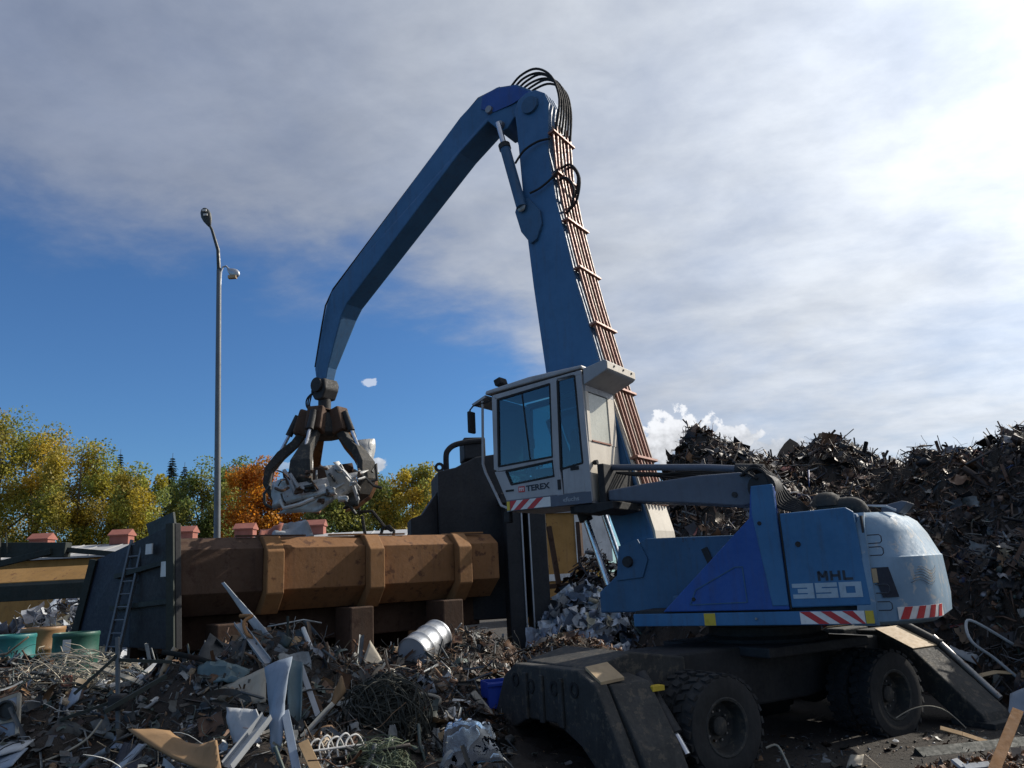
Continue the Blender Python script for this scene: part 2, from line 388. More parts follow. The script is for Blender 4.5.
def heap_right(x, y):
    a = cone(np.where(x < 4.6, 4.6-(4.6-x)*2.1, x), y, 4.9, 20.2, 5.25, .85, .62)
    b = cone(np.where(x < 4.6, 4.6-(4.6-x)*2.1, x), y, 7.6, 19.6, 4.75, .55, .60)
    c = cone(np.where(x < 4.6, 4.6-(4.6-x)*2.1, x), y, 9.6, 16.6, 4.2, .75, .62)
    d = cone(np.where(x < 9.5, 9.5-(9.5-x)*2.4, x), y, 12.6, 15.6, 4.75, .36, .66)
    e = cone(x, y, 10.0, 13.4, 2.1, .60, .62)
    h = np.maximum.reduce([a, b, c, d, e])
    clear = ss(3.2, 4.4, np.sqrt((x-3.3)**2+(y-10.9)**2))
    return np.maximum(0, h + bumps(x*1.3, y*1.3)*1.3*ss(0, .8, h))*clear
def heap_mid(x, y):
    return np.maximum(1.15*gau(x, y, .7, 13.0, 1.5, 1.1)-.08, 0) + np.maximum(1.75*gau(x, y, 1.25, 17.0, 1.3, 1.3)-.1, 0)
def heap_low(x, y):
    return np.maximum(0, .42*gau(x, y, 4.2, 7.2, 1.5, .7)-.05)
def Hf(x, y):
    x = np.asarray(x, float); y = np.asarray(y, float)
    return np.maximum.reduce([heap_left(x, y), heap_mid(x, y), heap_right(x, y), heap_low(x, y)])
def hit(px, py, lift=0.0):
    d = ray(px, py); d = d/np.linalg.norm(d); t = 3.0
    while t < 40:
        p = CAM+d*t
        if p[2] <= float(Hf(p[0], p[1]))+lift: return p
        t += .03
    return CAM+d*20
def sheet_terrain(name, x0, x1, y0, y1, step, f, mat, rough=.06):
    xs = np.arange(x0, x1+1e-6, step); ys = np.arange(y0, y1+1e-6, step)
    X, Y = np.meshgrid(xs, ys); Z = f(X, Y); Z = Z + (Z > .02)*nrs.uniform(-rough, rough, Z.shape) - .03*(Z <= .02)
    v = np.stack([X, Y, Z], -1).reshape(-1, 3); nx, ny = len(xs), len(ys)
    fc = [(j*nx+i, j*nx+i+1, (j+1)*nx+i+1, (j+1)*nx+i) for j in range(ny-1) for i in range(nx-1) if max(Z[j, i], Z[j, i+1], Z[j+1, i], Z[j+1, i+1]) > .0]
    me = bpy.data.meshes.new(name); me.from_pydata(v.tolist(), [], fc); me.update(); me.materials.append(mat)
    o = bpy.data.objects.new(name, me); COL.objects.link(o); return o
gm = MB(); gm.add([(-500, -120, 0), (500, -120, 0), (500, 700, 0), (-500, 700, 0)], [(0, 1, 2, 3)])
tag(gm.build('ground', GROUND), 'bare dark dirt ground of the scrap yard', 'ground', kind='structure')
tag(sheet_terrain('scrap_fines', -11, 1.8, 3, 18.5, .16, lambda x, y: np.maximum(heap_left(x, y), heap_mid(x, y)), HEAPB), 'fines with the gap shade in their dark colour under the loose scrap in front of the rusty box', 'scrap fines', kind='stuff')
tag(sheet_terrain('heap_core', .8, 19, 8, 28, .25, heap_right, HEAPB, .12), 'packed core, gap shade put into its dark colour, of the big scrap mountain behind the machine', 'scrap heap', kind='stuff')

# ------------------------------------------------------------------ loose scrap: small templates scattered over the relief
def T_sheet(r):
    nx, ny = 4, 3; w, h = 1.0, r.uniform(.45, .9); amp = r.uniform(.04, .16); bend = r.uniform(-.35, .35); v = []
    for j in range(ny+1):
        for i in range(nx+1):
            u, t = i/nx-.5, j/ny-.5
            v.append((u*w+r.uniform(-.05, .05), t*h+r.uniform(-.05, .05), bend*u*u*2+r.uniform(-amp, amp)))
    f = [(j*(nx+1)+i, j*(nx+1)+i+1, (j+1)*(nx+1)+i+1, (j+1)*(nx+1)+i) for j in range(ny) for i in range(nx)]
    return v, f
def T_bar(r):
    m = MB(); n = r.choice([2, 3, 4]); pts = [(-.5+i/(n-1), r.uniform(-.12, .12)*(n > 2), r.uniform(-.1, .1)*(n > 2)) for i in range(n)]
    m.tube(pts, r.uniform(.014, .035), 4); return m.v, m.f
def T_tube(r):
    m = MB(); n = 5; k = r.uniform(-.5, .5); pts = [(-.5+i/(n-1), k*(i/(n-1)-.5)**2*2, 0) for i in range(n)]
    m.tube(pts, r.uniform(.03, .07), 7, cap=False); return m.v, m.f
def T_strip(r):
    n = 8; w = r.uniform(.03, .09); v = []; a = 0; x = z = 0.0; tw = r.uniform(-1.5, 1.5); cu = r.uniform(-.5, .5)
    for i in range(n+1):
        th = tw*i/n; v += [(x, -w*math.cos(th), z-w*math.sin(th)), (x, w*math.cos(th), z+w*math.sin(th))]
        a += cu*r.uniform(.2, 1.6); x += .125*math.cos(a); z += .125*math.sin(a)
    mx = sum(q[0] for q in v)/len(v); mz = sum(q[2] for q in v)/len(v)
    return [(q[0]-mx, q[1], q[2]-mz) for q in v], [(2*i, 2*i+2, 2*i+3, 2*i+1) for i in range(n)]
def T_wire(r):
    m = MB(); a = r.uniform(0, 6); b = r.uniform(-.6, .6); x = y = z = 0.0; pts = []; ca = r.uniform(-.9, .9)
    for i in range(10):
        pts.append((x, y, z)); a += ca*.5+r.uniform(-.35, .35); b = b*.8+r.uniform(-.3, .3)
        x += .12*math.cos(a)*math.cos(b); y += .12*math.sin(a)*math.cos(b); z += .12*math.sin(b)
    c = [sum(p[k] for p in pts)/10 for k in range(3)]
    m.tube([(p[0]-c[0], p[1]-c[1], p[2]-c[2]) for p in pts], r.uniform(.005, .009), 3, cap=False); return m.v, m.f
def T_angle(r):
    w = r.uniform(.05, .10); k = r.uniform(-.15, .15); n = 3; v = []
    for i in range(n+1):
        x = -.5+i/n; s = k*(x*x*4-1)*.5
        v += [(x, -w, s), (x, 0, s+.0), (x, 0.0, s+w)] if True else []
    f = []
    for i in range(n): f += [(3*i, 3*i+3, 3*i+4, 3*i+1), (3*i+1, 3*i+4, 3*i+5, 3*i+2)]
    return v, f
def T_chunk(r):
    m = bmesh.new(); bmesh.ops.create_icosphere(m, subdivisions=1, radius=.35)
    for q in m.verts: q.co = Vector((q.co.x*1.3, q.co.y, q.co.z*.7))*r.uniform(.6, 1.3)
    m.verts.ensure_lookup_table(); v = [tuple(q.co) for q in m.verts]; f = [tuple(a.index for a in p.verts) for p in m.faces]; m.free(); return v, f
def T_box(r):
    m = MB(); m.box((0, 0, 0), (1, r.uniform(.4, .9), r.uniform(.12, .5)))
    return [tuple(c+r.uniform(-.08, .08) for c in q) for q in m.v], m.f
def T_ring(r):
    m = MB(); R = .42; pts = [(R*math.cos(t*math.pi*2/12), R*math.sin(t*math.pi*2/12)*r.uniform(.9, 1.1), r.uniform(-.05, .05)) for t in range(13)]
    m.tube(pts, r.uniform(.02, .06), 4, cap=False); return m.v, m.f
TEMPL = {}
tr_ = random.Random(3)
for nm, fn in dict(sheet=T_sheet, bar=T_bar, tube=T_tube, strip=T_strip, wire=T_wire, angle=T_angle, chunk=T_chunk, box=T_box, ring=T_ring).items():
    L = []
    for k in range(16):
        v, f = fn(tr_); L.append((np.array(v, float), f))
    TEMPL[nm] = L
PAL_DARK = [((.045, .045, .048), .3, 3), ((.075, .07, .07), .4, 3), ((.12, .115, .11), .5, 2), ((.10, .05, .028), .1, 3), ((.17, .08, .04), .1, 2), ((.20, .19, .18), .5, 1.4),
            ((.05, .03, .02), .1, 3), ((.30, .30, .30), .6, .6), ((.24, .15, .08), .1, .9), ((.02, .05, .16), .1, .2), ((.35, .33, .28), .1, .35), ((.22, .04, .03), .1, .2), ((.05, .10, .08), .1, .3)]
PAL_BROWN = [((.06, .055, .05), .3, 3), ((.11, .105, .10), .4, 2), ((.18, .085, .04), .1, 3), ((.26, .13, .06), .1, 2), ((.32, .22, .12), .0, 1.6), ((.38, .37, .34), .4, 1.0), ((.10, .05, .03), .1, 3),
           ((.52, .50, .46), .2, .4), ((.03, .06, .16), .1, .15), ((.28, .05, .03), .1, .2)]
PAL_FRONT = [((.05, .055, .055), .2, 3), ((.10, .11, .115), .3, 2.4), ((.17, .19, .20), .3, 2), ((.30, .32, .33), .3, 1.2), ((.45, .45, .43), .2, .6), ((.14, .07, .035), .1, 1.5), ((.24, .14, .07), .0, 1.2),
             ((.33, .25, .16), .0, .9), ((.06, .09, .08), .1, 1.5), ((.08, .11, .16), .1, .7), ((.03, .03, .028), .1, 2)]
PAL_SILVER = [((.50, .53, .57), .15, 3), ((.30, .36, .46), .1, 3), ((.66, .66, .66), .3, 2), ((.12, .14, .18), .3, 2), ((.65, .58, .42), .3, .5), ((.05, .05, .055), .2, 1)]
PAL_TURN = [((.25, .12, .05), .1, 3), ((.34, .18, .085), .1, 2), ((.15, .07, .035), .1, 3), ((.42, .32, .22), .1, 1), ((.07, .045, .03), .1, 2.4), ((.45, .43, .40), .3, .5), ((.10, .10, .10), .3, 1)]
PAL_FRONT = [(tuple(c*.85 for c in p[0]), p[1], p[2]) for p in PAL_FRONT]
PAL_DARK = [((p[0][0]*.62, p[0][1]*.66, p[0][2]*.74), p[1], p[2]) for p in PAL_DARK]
PAL_BROWN = [(tuple(c*.75 for c in p[0]), p[1], p[2]) for p in PAL_BROWN]  # browner, paler mix than the dark heap palette
def pick(pal, n):
    w = np.array([p[2] for p in pal]); idx = nrs.choice(len(pal), n, p=w/w.sum())
    c = np.array([p[0] for p in pal])[idx]*nrs.uniform(.65, 1.35, (n, 1)); m = np.array([p[1] for p in pal])[idx]
    return np.clip(c, 0, .8), m
def rotm(n, tilt):
    yaw = nrs.uniform(0, 2*math.pi, n); ta = nrs.normal(0, tilt, n); td = nrs.uniform(0, 2*math.pi, n); roll = nrs.normal(0, tilt, n)
    def Rz(a): c, s = np.cos(a), np.sin(a); o = np.zeros_like(a); e = np.ones_like(a); return np.stack([np.stack([c, -s, o], -1), np.stack([s, c, o], -1), np.stack([o, o, e], -1)], -2)
    def Ry(a): c, s = np.cos(a), np.sin(a); o = np.zeros_like(a); e = np.ones_like(a); return np.stack([np.stack([c, o, s], -1), np.stack([o, e, o], -1), np.stack([-s, o, c], -1)], -2)
    def Rx(a): c, s = np.cos(a), np.sin(a); o = np.zeros_like(a); e = np.ones_like(a); return np.stack([np.stack([e, o, o], -1), np.stack([o, c, -s], -1), np.stack([o, s, c], -1)], -2)
    return Rz(yaw) @ Ry(ta) @ Rx(roll)
def slope_frames(P, f):
    e = .15; dzx = (f(P[:, 0]+e, P[:, 1])-f(P[:, 0]-e, P[:, 1]))/(2*e); dzy = (f(P[:, 0], P[:, 1]+e)-f(P[:, 0], P[:, 1]-e))/(2*e)
    n = np.stack([-dzx, -dzy, np.ones(len(P))], -1); n /= np.linalg.norm(n, axis=1, keepdims=True)
    x = np.stack([np.ones(len(P)), np.zeros(len(P)), dzx], -1); x /= np.linalg.norm(x, axis=1, keepdims=True); y = np.cross(n, x)
    return np.stack([x, y, n], -1)
class Pool:
    def __init__(s): s.V = []; s.loops = []; s.tot = []; s.col = []; s.met = []; s.n = 0
    def piece(s, v, f, c, m):
        s.V.append(v)
        for q in f: s.loops.extend([i+s.n for i in q]); s.tot.append(len(q))
        s.col.append(np.tile(np.append(c, 1.0), (len(f), 1))); s.met.append(np.full(len(f), m)); s.n += len(v)
    def build(s, name, mat, label, cat):
        V = np.concatenate(s.V); me = bpy.data.meshes.new(name); me.vertices.add(len(V)); me.vertices.foreach_set('co', V.ravel())
        me.loops.add(len(s.loops)); me.loops.foreach_set('vertex_index', s.loops); tot = np.array(s.tot); me.polygons.add(len(tot))
        me.polygons.foreach_set('loop_start', np.concatenate([[0], np.cumsum(tot)[:-1]])); me.update(calc_edges=True)
        a = me.attributes.new('tint', 'FLOAT_COLOR', 'FACE'); a.data.foreach_set('color', np.concatenate(s.col).ravel())
        b = me.attributes.new('metal', 'FLOAT', 'FACE'); b.data.foreach_set('value', np.concatenate(s.met))
        me.materials.append(mat); o = bpy.data.objects.new(name, me); COL.objects.link(o)
        return tag(o, label, cat, kind='stuff')
def scatter(pool, P, f, mix, size, pal, tilt=.5, lift=(-.06, .12), align=True):
    n = len(P); R = rotm(n, tilt)
    if align: R = slope_frames(P, f) @ R
    C, M = pick(pal, n); kinds = list(mix); w = np.array([mix[k] for k in kinds], float); ki = nrs.choice(len(kinds), n, p=w/w.sum())
    S = np.exp(nrs.uniform(math.log(size[0]), math.log(size[1]), n)); Z = f(P[:, 0], P[:, 1])+nrs.uniform(lift[0], lift[1], n)
    for i in range(n):
        v, fc = TEMPL[kinds[ki[i]]][nrs.randint(16)]
        k = kinds[ki[i]]; sc = S[i]*(1.5 if k in ('bar', 'wire', 'angle', 'tube') else (.6 if k in ('chunk', 'box', 'ring') else 1))
        pool.piece((v*sc) @ R[i].T + np.array([P[i, 0], P[i, 1], Z[i]]), fc, C[i], M[i])
def sample(n, x0, x1, y0, y1, f, keep=lambda x, y, z: z > .08):
    out = []
    while sum(len(o) for o in out) < n:
        x = nrs.uniform(x0, x1, n*2); y = nrs.uniform(y0, y1, n*2); z = f(x, y); k = keep(x, y, z); out.append(np.stack([x[k], y[k]], -1))
    return np.concatenate(out)[:n]

# ------------------------------------------------------------------ the scrap heaps
MIX_HEAP = dict(sheet=3, bar=3, strip=3, wire=2.2, angle=1.6, tube=1.0, chunk=1.2, box=.8, ring=.35)
pool = Pool()
front = lambda x, y, z: (z > .03) & (y < 21.5)
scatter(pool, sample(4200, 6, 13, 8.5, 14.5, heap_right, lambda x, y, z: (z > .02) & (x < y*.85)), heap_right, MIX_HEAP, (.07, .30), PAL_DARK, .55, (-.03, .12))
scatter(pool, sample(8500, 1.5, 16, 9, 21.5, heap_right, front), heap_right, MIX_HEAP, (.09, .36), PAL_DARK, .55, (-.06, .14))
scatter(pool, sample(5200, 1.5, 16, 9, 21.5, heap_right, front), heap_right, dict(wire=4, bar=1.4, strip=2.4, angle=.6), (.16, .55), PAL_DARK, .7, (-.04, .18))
scatter(pool, sample(4200, 2.5, 9, 14, 21.5, heap_right, lambda x, y, z: (z > 1.6) & (y < 21.5)), heap_right, dict(strip=4, bar=2, wire=4, sheet=1, angle=.7), (.09, .36), PAL_BROWN, .6, (-.02, .18))
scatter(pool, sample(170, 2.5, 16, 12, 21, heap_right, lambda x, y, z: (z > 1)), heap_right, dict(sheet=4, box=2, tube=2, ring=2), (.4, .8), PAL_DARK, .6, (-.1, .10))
# rods that stick out along the crest
scatter(pool, sample(70, 3, 15, 14.5, 21, heap_right, lambda x, y, z: z > 3.9), heap_right, dict(bar=2, angle=1, wire=3, strip=2), (.25, .55), PAL_DARK, 1.2, (.0, .2))
pool.build('scrap_mountain', SCRAP, 'mountain of tangled dark scrap metal rising behind the blue machine', 'scrap heap')
pool = Pool()
fl = lambda x, y: np.maximum(heap_left(x, y), heap_mid(x, y))
keepF = lambda x, y, z: (z > .12) & (np.abs(x) < y*.80) & ~((x > -.2) & (y < 11.2))
scatter(pool, sample(6500, -9.5, .9, 5, 14.5, fl, keepF), fl, dict(strip=3, wire=2, bar=2, chunk=2, sheet=2, angle=1, box=.7), (.03, .13), PAL_FRONT, .5, (-.02, .06))
scatter(pool, sample(6000, -9.5, .9, 5, 14.5, fl, keepF), fl, dict(sheet=4, bar=2, strip=2.5, wire=1.5, angle=2, tube=.8, chunk=.8, box=1, ring=.3), (.07, .26), PAL_FRONT, .5, (-.06, .08))
scatter(pool, sample(1500, -9.5, .6, 5, 14.5, fl, keepF), fl, dict(wire=5, bar=1.5, strip=1.5, angle=1), (.16, .5), PAL_FRONT, .6, (-.02, .16))
scatter(pool, sample(3200, -2.6, .9, 9.5, 15, fl, keepF), fl, dict(strip=4, wire=2.6, bar=1.6, sheet=.8), (.05, .24), PAL_BROWN, .6, (-.03, .12))
scatter(pool, sample(150, -8.5, .2, 6.2, 13, fl, keepF), fl, dict(sheet=4, angle=2, box=1.5, tube=1.5), (.25, .5), PAL_FRONT, .5, (-.08, .06))
scatter(pool, sample(900, -.6, 7.0, 5.6, 8.0, lambda x, y: x*0+.05, lambda x, y, z: (x < y*.8)), fl, dict(strip=3, wire=3, bar=2, sheet=1.2, angle=1), (.05, .26), PAL_FRONT, .4, (.0, .05))
scatter(pool, sample(1500, 5.2, 9.8, 7.4, 12.5, lambda x, y: x*0+.05, lambda x, y, z: (x > 6.0+.25*(y-8)) & (x < y*.85)), Hf, MIX_HEAP, (.07, .36), PAL_FRONT, .5, (.0, .10))
scatter(pool, sample(2600, -.4, 8.2, 6.2, 10.4, lambda x, y: x*0+.05, lambda x, y, z: (x < y*.8)), fl, dict(strip=3, wire=2, chunk=2, sheet=2, bar=1), (.025, .11), PAL_FRONT, .4, (.0, .02))
scatter(pool, sample(3000, -8.5, -1.5, 6.2, 11.5, fl, keepF), fl, dict(sheet=3, strip=3, bar=2, angle=1.5, wire=2, chunk=1), (.05, .20), PAL_FRONT, .5, (-.02, .08))
scatter(pool, sample(620, .2, 7.6, 6.0, 8.5, lambda x, y: x*0+.05, lambda x, y, z: (x < y*.8)), fl, dict(strip=3, wire=3, sheet=2, bar=2, angle=1), (.10, .34), PAL_FRONT, .35, (.0, .03))
pool.build('loose_scrap', SCRAP, 'loose mixed scrap strewn over the yard in front of the machine', 'scrap')
pool = Pool()
scatter(pool, sample(4200, -1.6, 2.2, 11.2, 14.6, heap_mid, lambda x, y, z: (z > .10) & (y < 14.6)), heap_mid, dict(strip=5, wire=2, chunk=.7), (.06, .22), PAL_TURN, .6, (-.02, .07))
scatter(pool, sample(1600, 2.4, 6.0, 6.2, 8.3, heap_low, lambda x, y, z: z > .06), heap_low, dict(strip=5, chunk=1, sheet=1), (.05, .14), PAL_TURN, .6, (-.01, .04))
pool.build('rusty_turnings', TURN, 'mound of rusty metal turnings beside the blue machine deck', 'turnings')
pool = Pool()
scatter(pool, sample(520, .1, 2.4, 15.4, 18, heap_mid, lambda x, y, z: z > .5), heap_mid, dict(sheet=6, box=1.5, strip=1), (.22, .5), PAL_SILVER, .7, (-.05, .14))
pool.build('aluminium_scrap', SCRAP, 'small heap of shiny crumpled sheet scrap under the raised cab', 'scrap heap')
pool = Pool()
fd = lambda x, y: 2.5*np.exp(-((x-1.9)/1.3)**2-((y-20.5)/1.2)**2)
scatter(pool, sample(900, .2, 3.6, 19.0, 21.5, fd, lambda x, y, z: z > .5), fd, MIX_HEAP, (.15, .5), PAL_DARK, .6, (-.4, .12))
pool.build('dark_scrap', SCRAP, 'dark scrap heap behind the shiny sheet heap beneath the cab', 'scrap heap')
pool = Pool()
fb = lambda x, y: 2.05*np.exp(-((x+11.0)/2.6)**2-((y-19.6)/1.2)**2)
scatter(pool, sample(1100, -14.5, -8.6, 18.0, 21, fb, lambda x, y, z: z > .2), fb, dict(sheet=3, wire=4, strip=3, ring=1), (.2, .6), PAL_SILVER, .8, (-.3, .15))
pool.build('bright_wire_scrap', SCRAP, 'bright heap of wire and sheet behind the oil drums', 'scrap heap')

# ------------------------------------------------------------------ trees
def tree_mesh(seed, hgt, rad, n_leaf, cols, leaf=.30, base=.12, upright=1.0):
    r = np.random.RandomState(seed); nc = 70
    t = r.uniform(base, 1, nc)**.9; env = np.sqrt(np.clip(1-((t-.45)/.60)**2, .03, 1))
    an = r.uniform(0, 2*math.pi, nc); rr = rad*env*np.sqrt(r.uniform(.05, 1, nc))*.85
    C = np.stack([rr*np.cos(an), rr*np.sin(an), hgt*(.04+t*.90)], -1); cr = rad*r.uniform(.16, .36, nc)
    k = r.randint(nc, size=n_leaf); u = r.normal(size=(n_leaf, 3)); u /= np.linalg.norm(u, axis=1, keepdims=True)
    u *= (r.uniform(.0, 1, (n_leaf, 1))**.45)
    P = C[k]+u*cr[k][:, None]*np.array([1, 1, 1.15*upright]); P[:, 2] = np.clip(P[:, 2], .2, hgt*1.02)
    a = r.normal(size=(n_leaf, 3)); a /= np.linalg.norm(a, axis=1, keepdims=True); b = np.cross(a, r.normal(size=(n_leaf, 3))); b /= np.linalg.norm(b, axis=1, keepdims=True)
    s = leaf*r.uniform(.55, 1.3, (n_leaf, 1)); V = np.stack([P-a*s*.5, P+b*s*.32, P+a*s*.5, P-b*s*.32], 1).reshape(-1, 3)
    cl = np.array(cols); kc = r.choice(len(cl), nc); col = cl[kc][k]*1.3*r.uniform(.6, 1.4, (n_leaf, 1))*(.85+.3*r.uniform(size=(nc, 1))[k])
    me = bpy.data.meshes.new('crown'); me.vertices.add(len(V)); me.vertices.foreach_set('co', V.ravel())
    me.loops.add(len(V)); me.loops.foreach_set('vertex_index', np.arange(len(V))); me.polygons.add(n_leaf); me.polygons.foreach_set('loop_start', np.arange(n_leaf)*4); me.update(calc_edges=True)
    at_ = me.attributes.new('tint', 'FLOAT_COLOR', 'FACE'); at_.data.foreach_set('color', np.concatenate([np.clip(col, 0, 1), np.ones((n_leaf, 1))], 1).ravel())
    me.materials.append(LEAF)
    m = MB(); m.tube([(0, 0, 0), (.1*rad*.2, 0, hgt*.3), (0, .05, hgt*.6), (.05, 0, hgt*.93)], [hgt*.016, hgt*.012, hgt*.008, .02], 7)
    for i in range(min(18, nc)):
        e = Vector(C[i]); z0 = max(.8, e.z-hgt*.28); s0 = Vector((0, 0, z0)); mid = (s0+e)/2+Vector((0, 0, -.04*hgt))
        m.tube([s0, mid, e], [hgt*.006, hgt*.0045, .02], 5)
    return me, m
YG = [(.30, .26, .035), (.24, .24, .04), (.36, .28, .03), (.17, .20, .045), (.28, .22, .04)]
GG = [(.13, .17, .045), (.10, .14, .04), (.20, .20, .045), (.15, .16, .04)]
YG2 = [(.26, .24, .04), (.33, .25, .03), (.19, .20, .045), (.38, .26, .03)]
OR = [(.45, .17, .015), (.38, .14, .015), (.50, .22, .02), (.30, .13, .02)]
GY = [(.13, .155, .075), (.10, .125, .06), (.17, .18, .08)]
TREES = [  # px, py of the top, depth, crown radius, palette, label
    (8, 412, 70, 4.6, YG, 'tall yellow-green tree at the left edge of the picture behind the shed'),
    (45, 428, 72, 3.8, YG2, 'yellow-green tree with thin pale branches behind the first shed vent'),
    (84, 438, 69, 3.6, YG, 'yellow tree between the first two red shed vents'),
    (118, 455, 71, 3.3, YG2, 'golden tree behind the second red shed vent'),
    (142, 466, 67, 3.0, YG, 'low rounded golden tree just before the dark spruce'),
    (205, 462, 74, 3.6, GG, 'rounded green tree directly behind the lamp post'),
    (236, 460, 78, 3.2, GG, 'green tree rising behind the orange tree'),
    (255, 461, 68, 3.0, OR, 'bright orange autumn tree beside the lamp post'),
    (300, 478, 70, 3.2, OR, 'orange and rust coloured tree behind the grapple'),
    (340, 486, 66, 3.2, GG, 'green tree below the grapple load'),
    (378, 474, 72, 3.4, GG, 'olive green tree right of the grapple load'),
    (412, 466, 70, 3.2, YG2, 'yellowing tree between the grapple and the black shear'),
    (440, 488, 80, 3.0, GY, 'grey-green thin tree close against the black shear'),
    (470, 500, 82, 3.6, GG, 'green tree mostly hidden behind the black shear'),
    (560, 508, 80, 3.6, YG, 'yellowish tree glimpsed beneath the raised cab')]
for i, (px, py, Y, R, cols, lab) in enumerate(TREES):
    top = at(px, py, Y); h = top[2]
    e = empty('broadleaf_tree', (top[0], Y, 0), rnd.uniform(0, 6), lab, 'tree', 'autumn trees beyond the yard')
    me, m = tree_mesh(100+i, h, R*1.22, 24000, cols, .25, .02)
    c = bpy.data.objects.new('crown', me); COL.objects.link(c); c.parent = e
    m.build('trunk', BARK, e, smooth=2)
def conifer(px, py, Y, R, lab, seed):
    top = at(px, py, Y); h = top[2]; e = empty('spruce_tree', (top[0], Y, 0), 0, lab, 'tree', 'dark spruces beyond the yard')
    MB().tube([(0, 0, 0), (0, 0, h)], [.16, .02], 6).build('trunk', BARK, e)
    r = np.random.RandomState(seed); V = []; F = []; n = 0; cols = []
    for lv in range(60):
        t = lv/60; z = h*(.10+.88*t); L = R*(1-t)**.85+.12
        for k in range(12):
            an = r.uniform(0, 6.28); l = L*r.uniform(.6, 1.1)
            for s in range(8):
                q = (s+.5)/8; c = np.array([l*q*math.cos(an), l*q*math.sin(an), z-l*.35*q+.10*l*q*q])
                for w in (-1, 1):
                    sd = np.array([-math.sin(an), math.cos(an), 0])*w; ln = min(.5, .10+.22*l)*(1-.3*q)*r.uniform(.7, 1.4)
                    d = np.array([math.cos(an), math.sin(an), r.uniform(-1.1, .2)])
                    V += [c, c+sd*ln*.7+d*ln*.6, c+sd*ln*.3+d*ln*.9+np.array([0, 0, -.05])]; F.append((n, n+1, n+2)); n += 3
                    g_ = r.uniform(.6, 1.3); cols.append((.020*g_, .042*g_, .032*g_, 1))
    me = bpy.data.meshes.new('crown'); me.from_pydata([tuple(v) for v in V], [], F); me.update()
    a = me.attributes.new('tint', 'FLOAT_COLOR', 'FACE'); a.data.foreach_set('color', np.array(cols).ravel()); me.materials.append(LEAF)
    o = bpy.data.objects.new('crown', me); COL.objects.link(o); o.parent = e
conifer(173, 453, 84, 3.0, 'dark spruce standing between the golden trees and the lamp post', 5)
conifer(185, 462, 86, 2.6, 'shorter dark spruce touching the taller spruce near the lamp post', 8)
conifer(121, 449, 88, 2.4, 'dark spruce tip poking above the golden trees', 9)

# ------------------------------------------------------------------ low shed with red ridge vents
sh = empty('storage_shed', (-24, 45, 0), math.radians(2.0), 'long low shed with pale grey roof and red ridge vents', 'shed')
m = MB(); m.box((0, 2.0, 2.1), (34, 8, 4.2)); m.build('wall', OCHRE, sh)
m = MB(); m.prism([(-2.4, 4.32), (2.0, 5.15), (6.4, 4.32), (6.4, 4.22), (2.0, 5.03), (-2.4, 4.22)], -17.4, 17.4, 'x'); rf = m.build('roof', ROOFG, sh)
for i in range(28):
    x = -17+i*1.24; m = MB(); m.bar((x, -2.38, 4.345), (x, 1.95, 5.16), .05, .05); m.build('roof_seam', ROOFG, rf)
for px in (45, 123, 186, 245, 315):
    p = at(px, 540, 47); x = p[0]+24
    v = MB(); v.box((x, 2.0, 5.38), (1.1, .8, .56)); vo = v.build('ridge_vent', VENTR, sh)
    v = MB(); v.prism([(-.55, 5.66), (0, 6.0), (.55, 5.66), (.55, 5.60), (-.55, 5.60)], x-.62, x+.62, 'x'); v.v = [(a, b+2.0, c) for a, b, c in v.v]; v.build('vent_cap', VENTR, vo)

# ------------------------------------------------------------------ lamp post
lp = at(217, 538, 20); lt = at(219, 262, 20); bx_ = lp[0]-.02
lamp = empty('lamp_post', (bx_, 20, 0), 0, 'tall grey lamp post with two heads in front of the trees', 'lamp post')
def L_(px, py): p = at(px, py, 20); return (p[0]-bx_, 0, p[2])
m = MB(); m.tube([(0, 0, 0), L_(217, 538), L_(219, 270)], [.11, .085, .065], 12)
m.build('pole', LAMPG, lamp, smooth=True)
m = MB(); m.tube([L_(219, 271), L_(218, 250), L_(215, 240), L_(212, 230), L_(210, 226)], [.06, .05, .045, .04, .035], 8); m.build('arm', LAMPD, lamp, smooth=True)
def lamp_head(a, b, wid, mat):
    """egg shaped luminaire from neck a to tip b"""
    a, b = Vector(a), Vector(b); t = (b-a); L = t.length; t.normalize(); s = t.cross(Vector((0, 1, 0))).normalized(); n = Vector((0, 1, 0)); m = MB(); pr = [(0, .18), (.12, .42), (.35, .82), (.6, 1.0), (.82, .85), (.95, .5), (1, .12)]; seg = 12
    for u, w in pr:
        for k in range(seg):
            an = 2*math.pi*k/seg; m.v.append(tuple(a+t*(u*L)+s*(wid*w*math.cos(an))+n*(wid*.55*w*math.sin(an))))
    for i in range(len(pr)-1):
        for k in range(seg): k2 = (k+1) % seg; m.f.append((i*seg+k, i*seg+k2, (i+1)*seg+k2, (i+1)*seg+k))
    m.f.append(tuple(range(seg))); m.f.append(tuple((len(pr)-1)*seg+k for k in range(seg))); return m
h1 = lamp_head(L_(210, 227), L_(203.5, 208), .15, LAMPD).build('lamp_head', LAMPD, lamp, smooth=2)
for (px, py) in ((205.5, 211.7), (206.5, 216)):
    q = L_(px, py); MB().box((q[0], -.083, q[2]), (.11, .03, .06)).build('lens', WHITE, h1)
m = MB(); m.tube([L_(220, 292), L_(221, 272), L_(223, 267), L_(226, 266), L_(229, 269)], .026, 8); m.build('side_arm', GALV, lamp, smooth=True)
h2 = lamp_head(L_(227.5, 269), L_(239, 276), .13, GALV).build('lamp_head', GALV, lamp, smooth=2)
q = L_(233, 277); MB().box((q[0], -.04, q[2]-.02), (.22, .12, .08)).build('lens', SAND, h2)

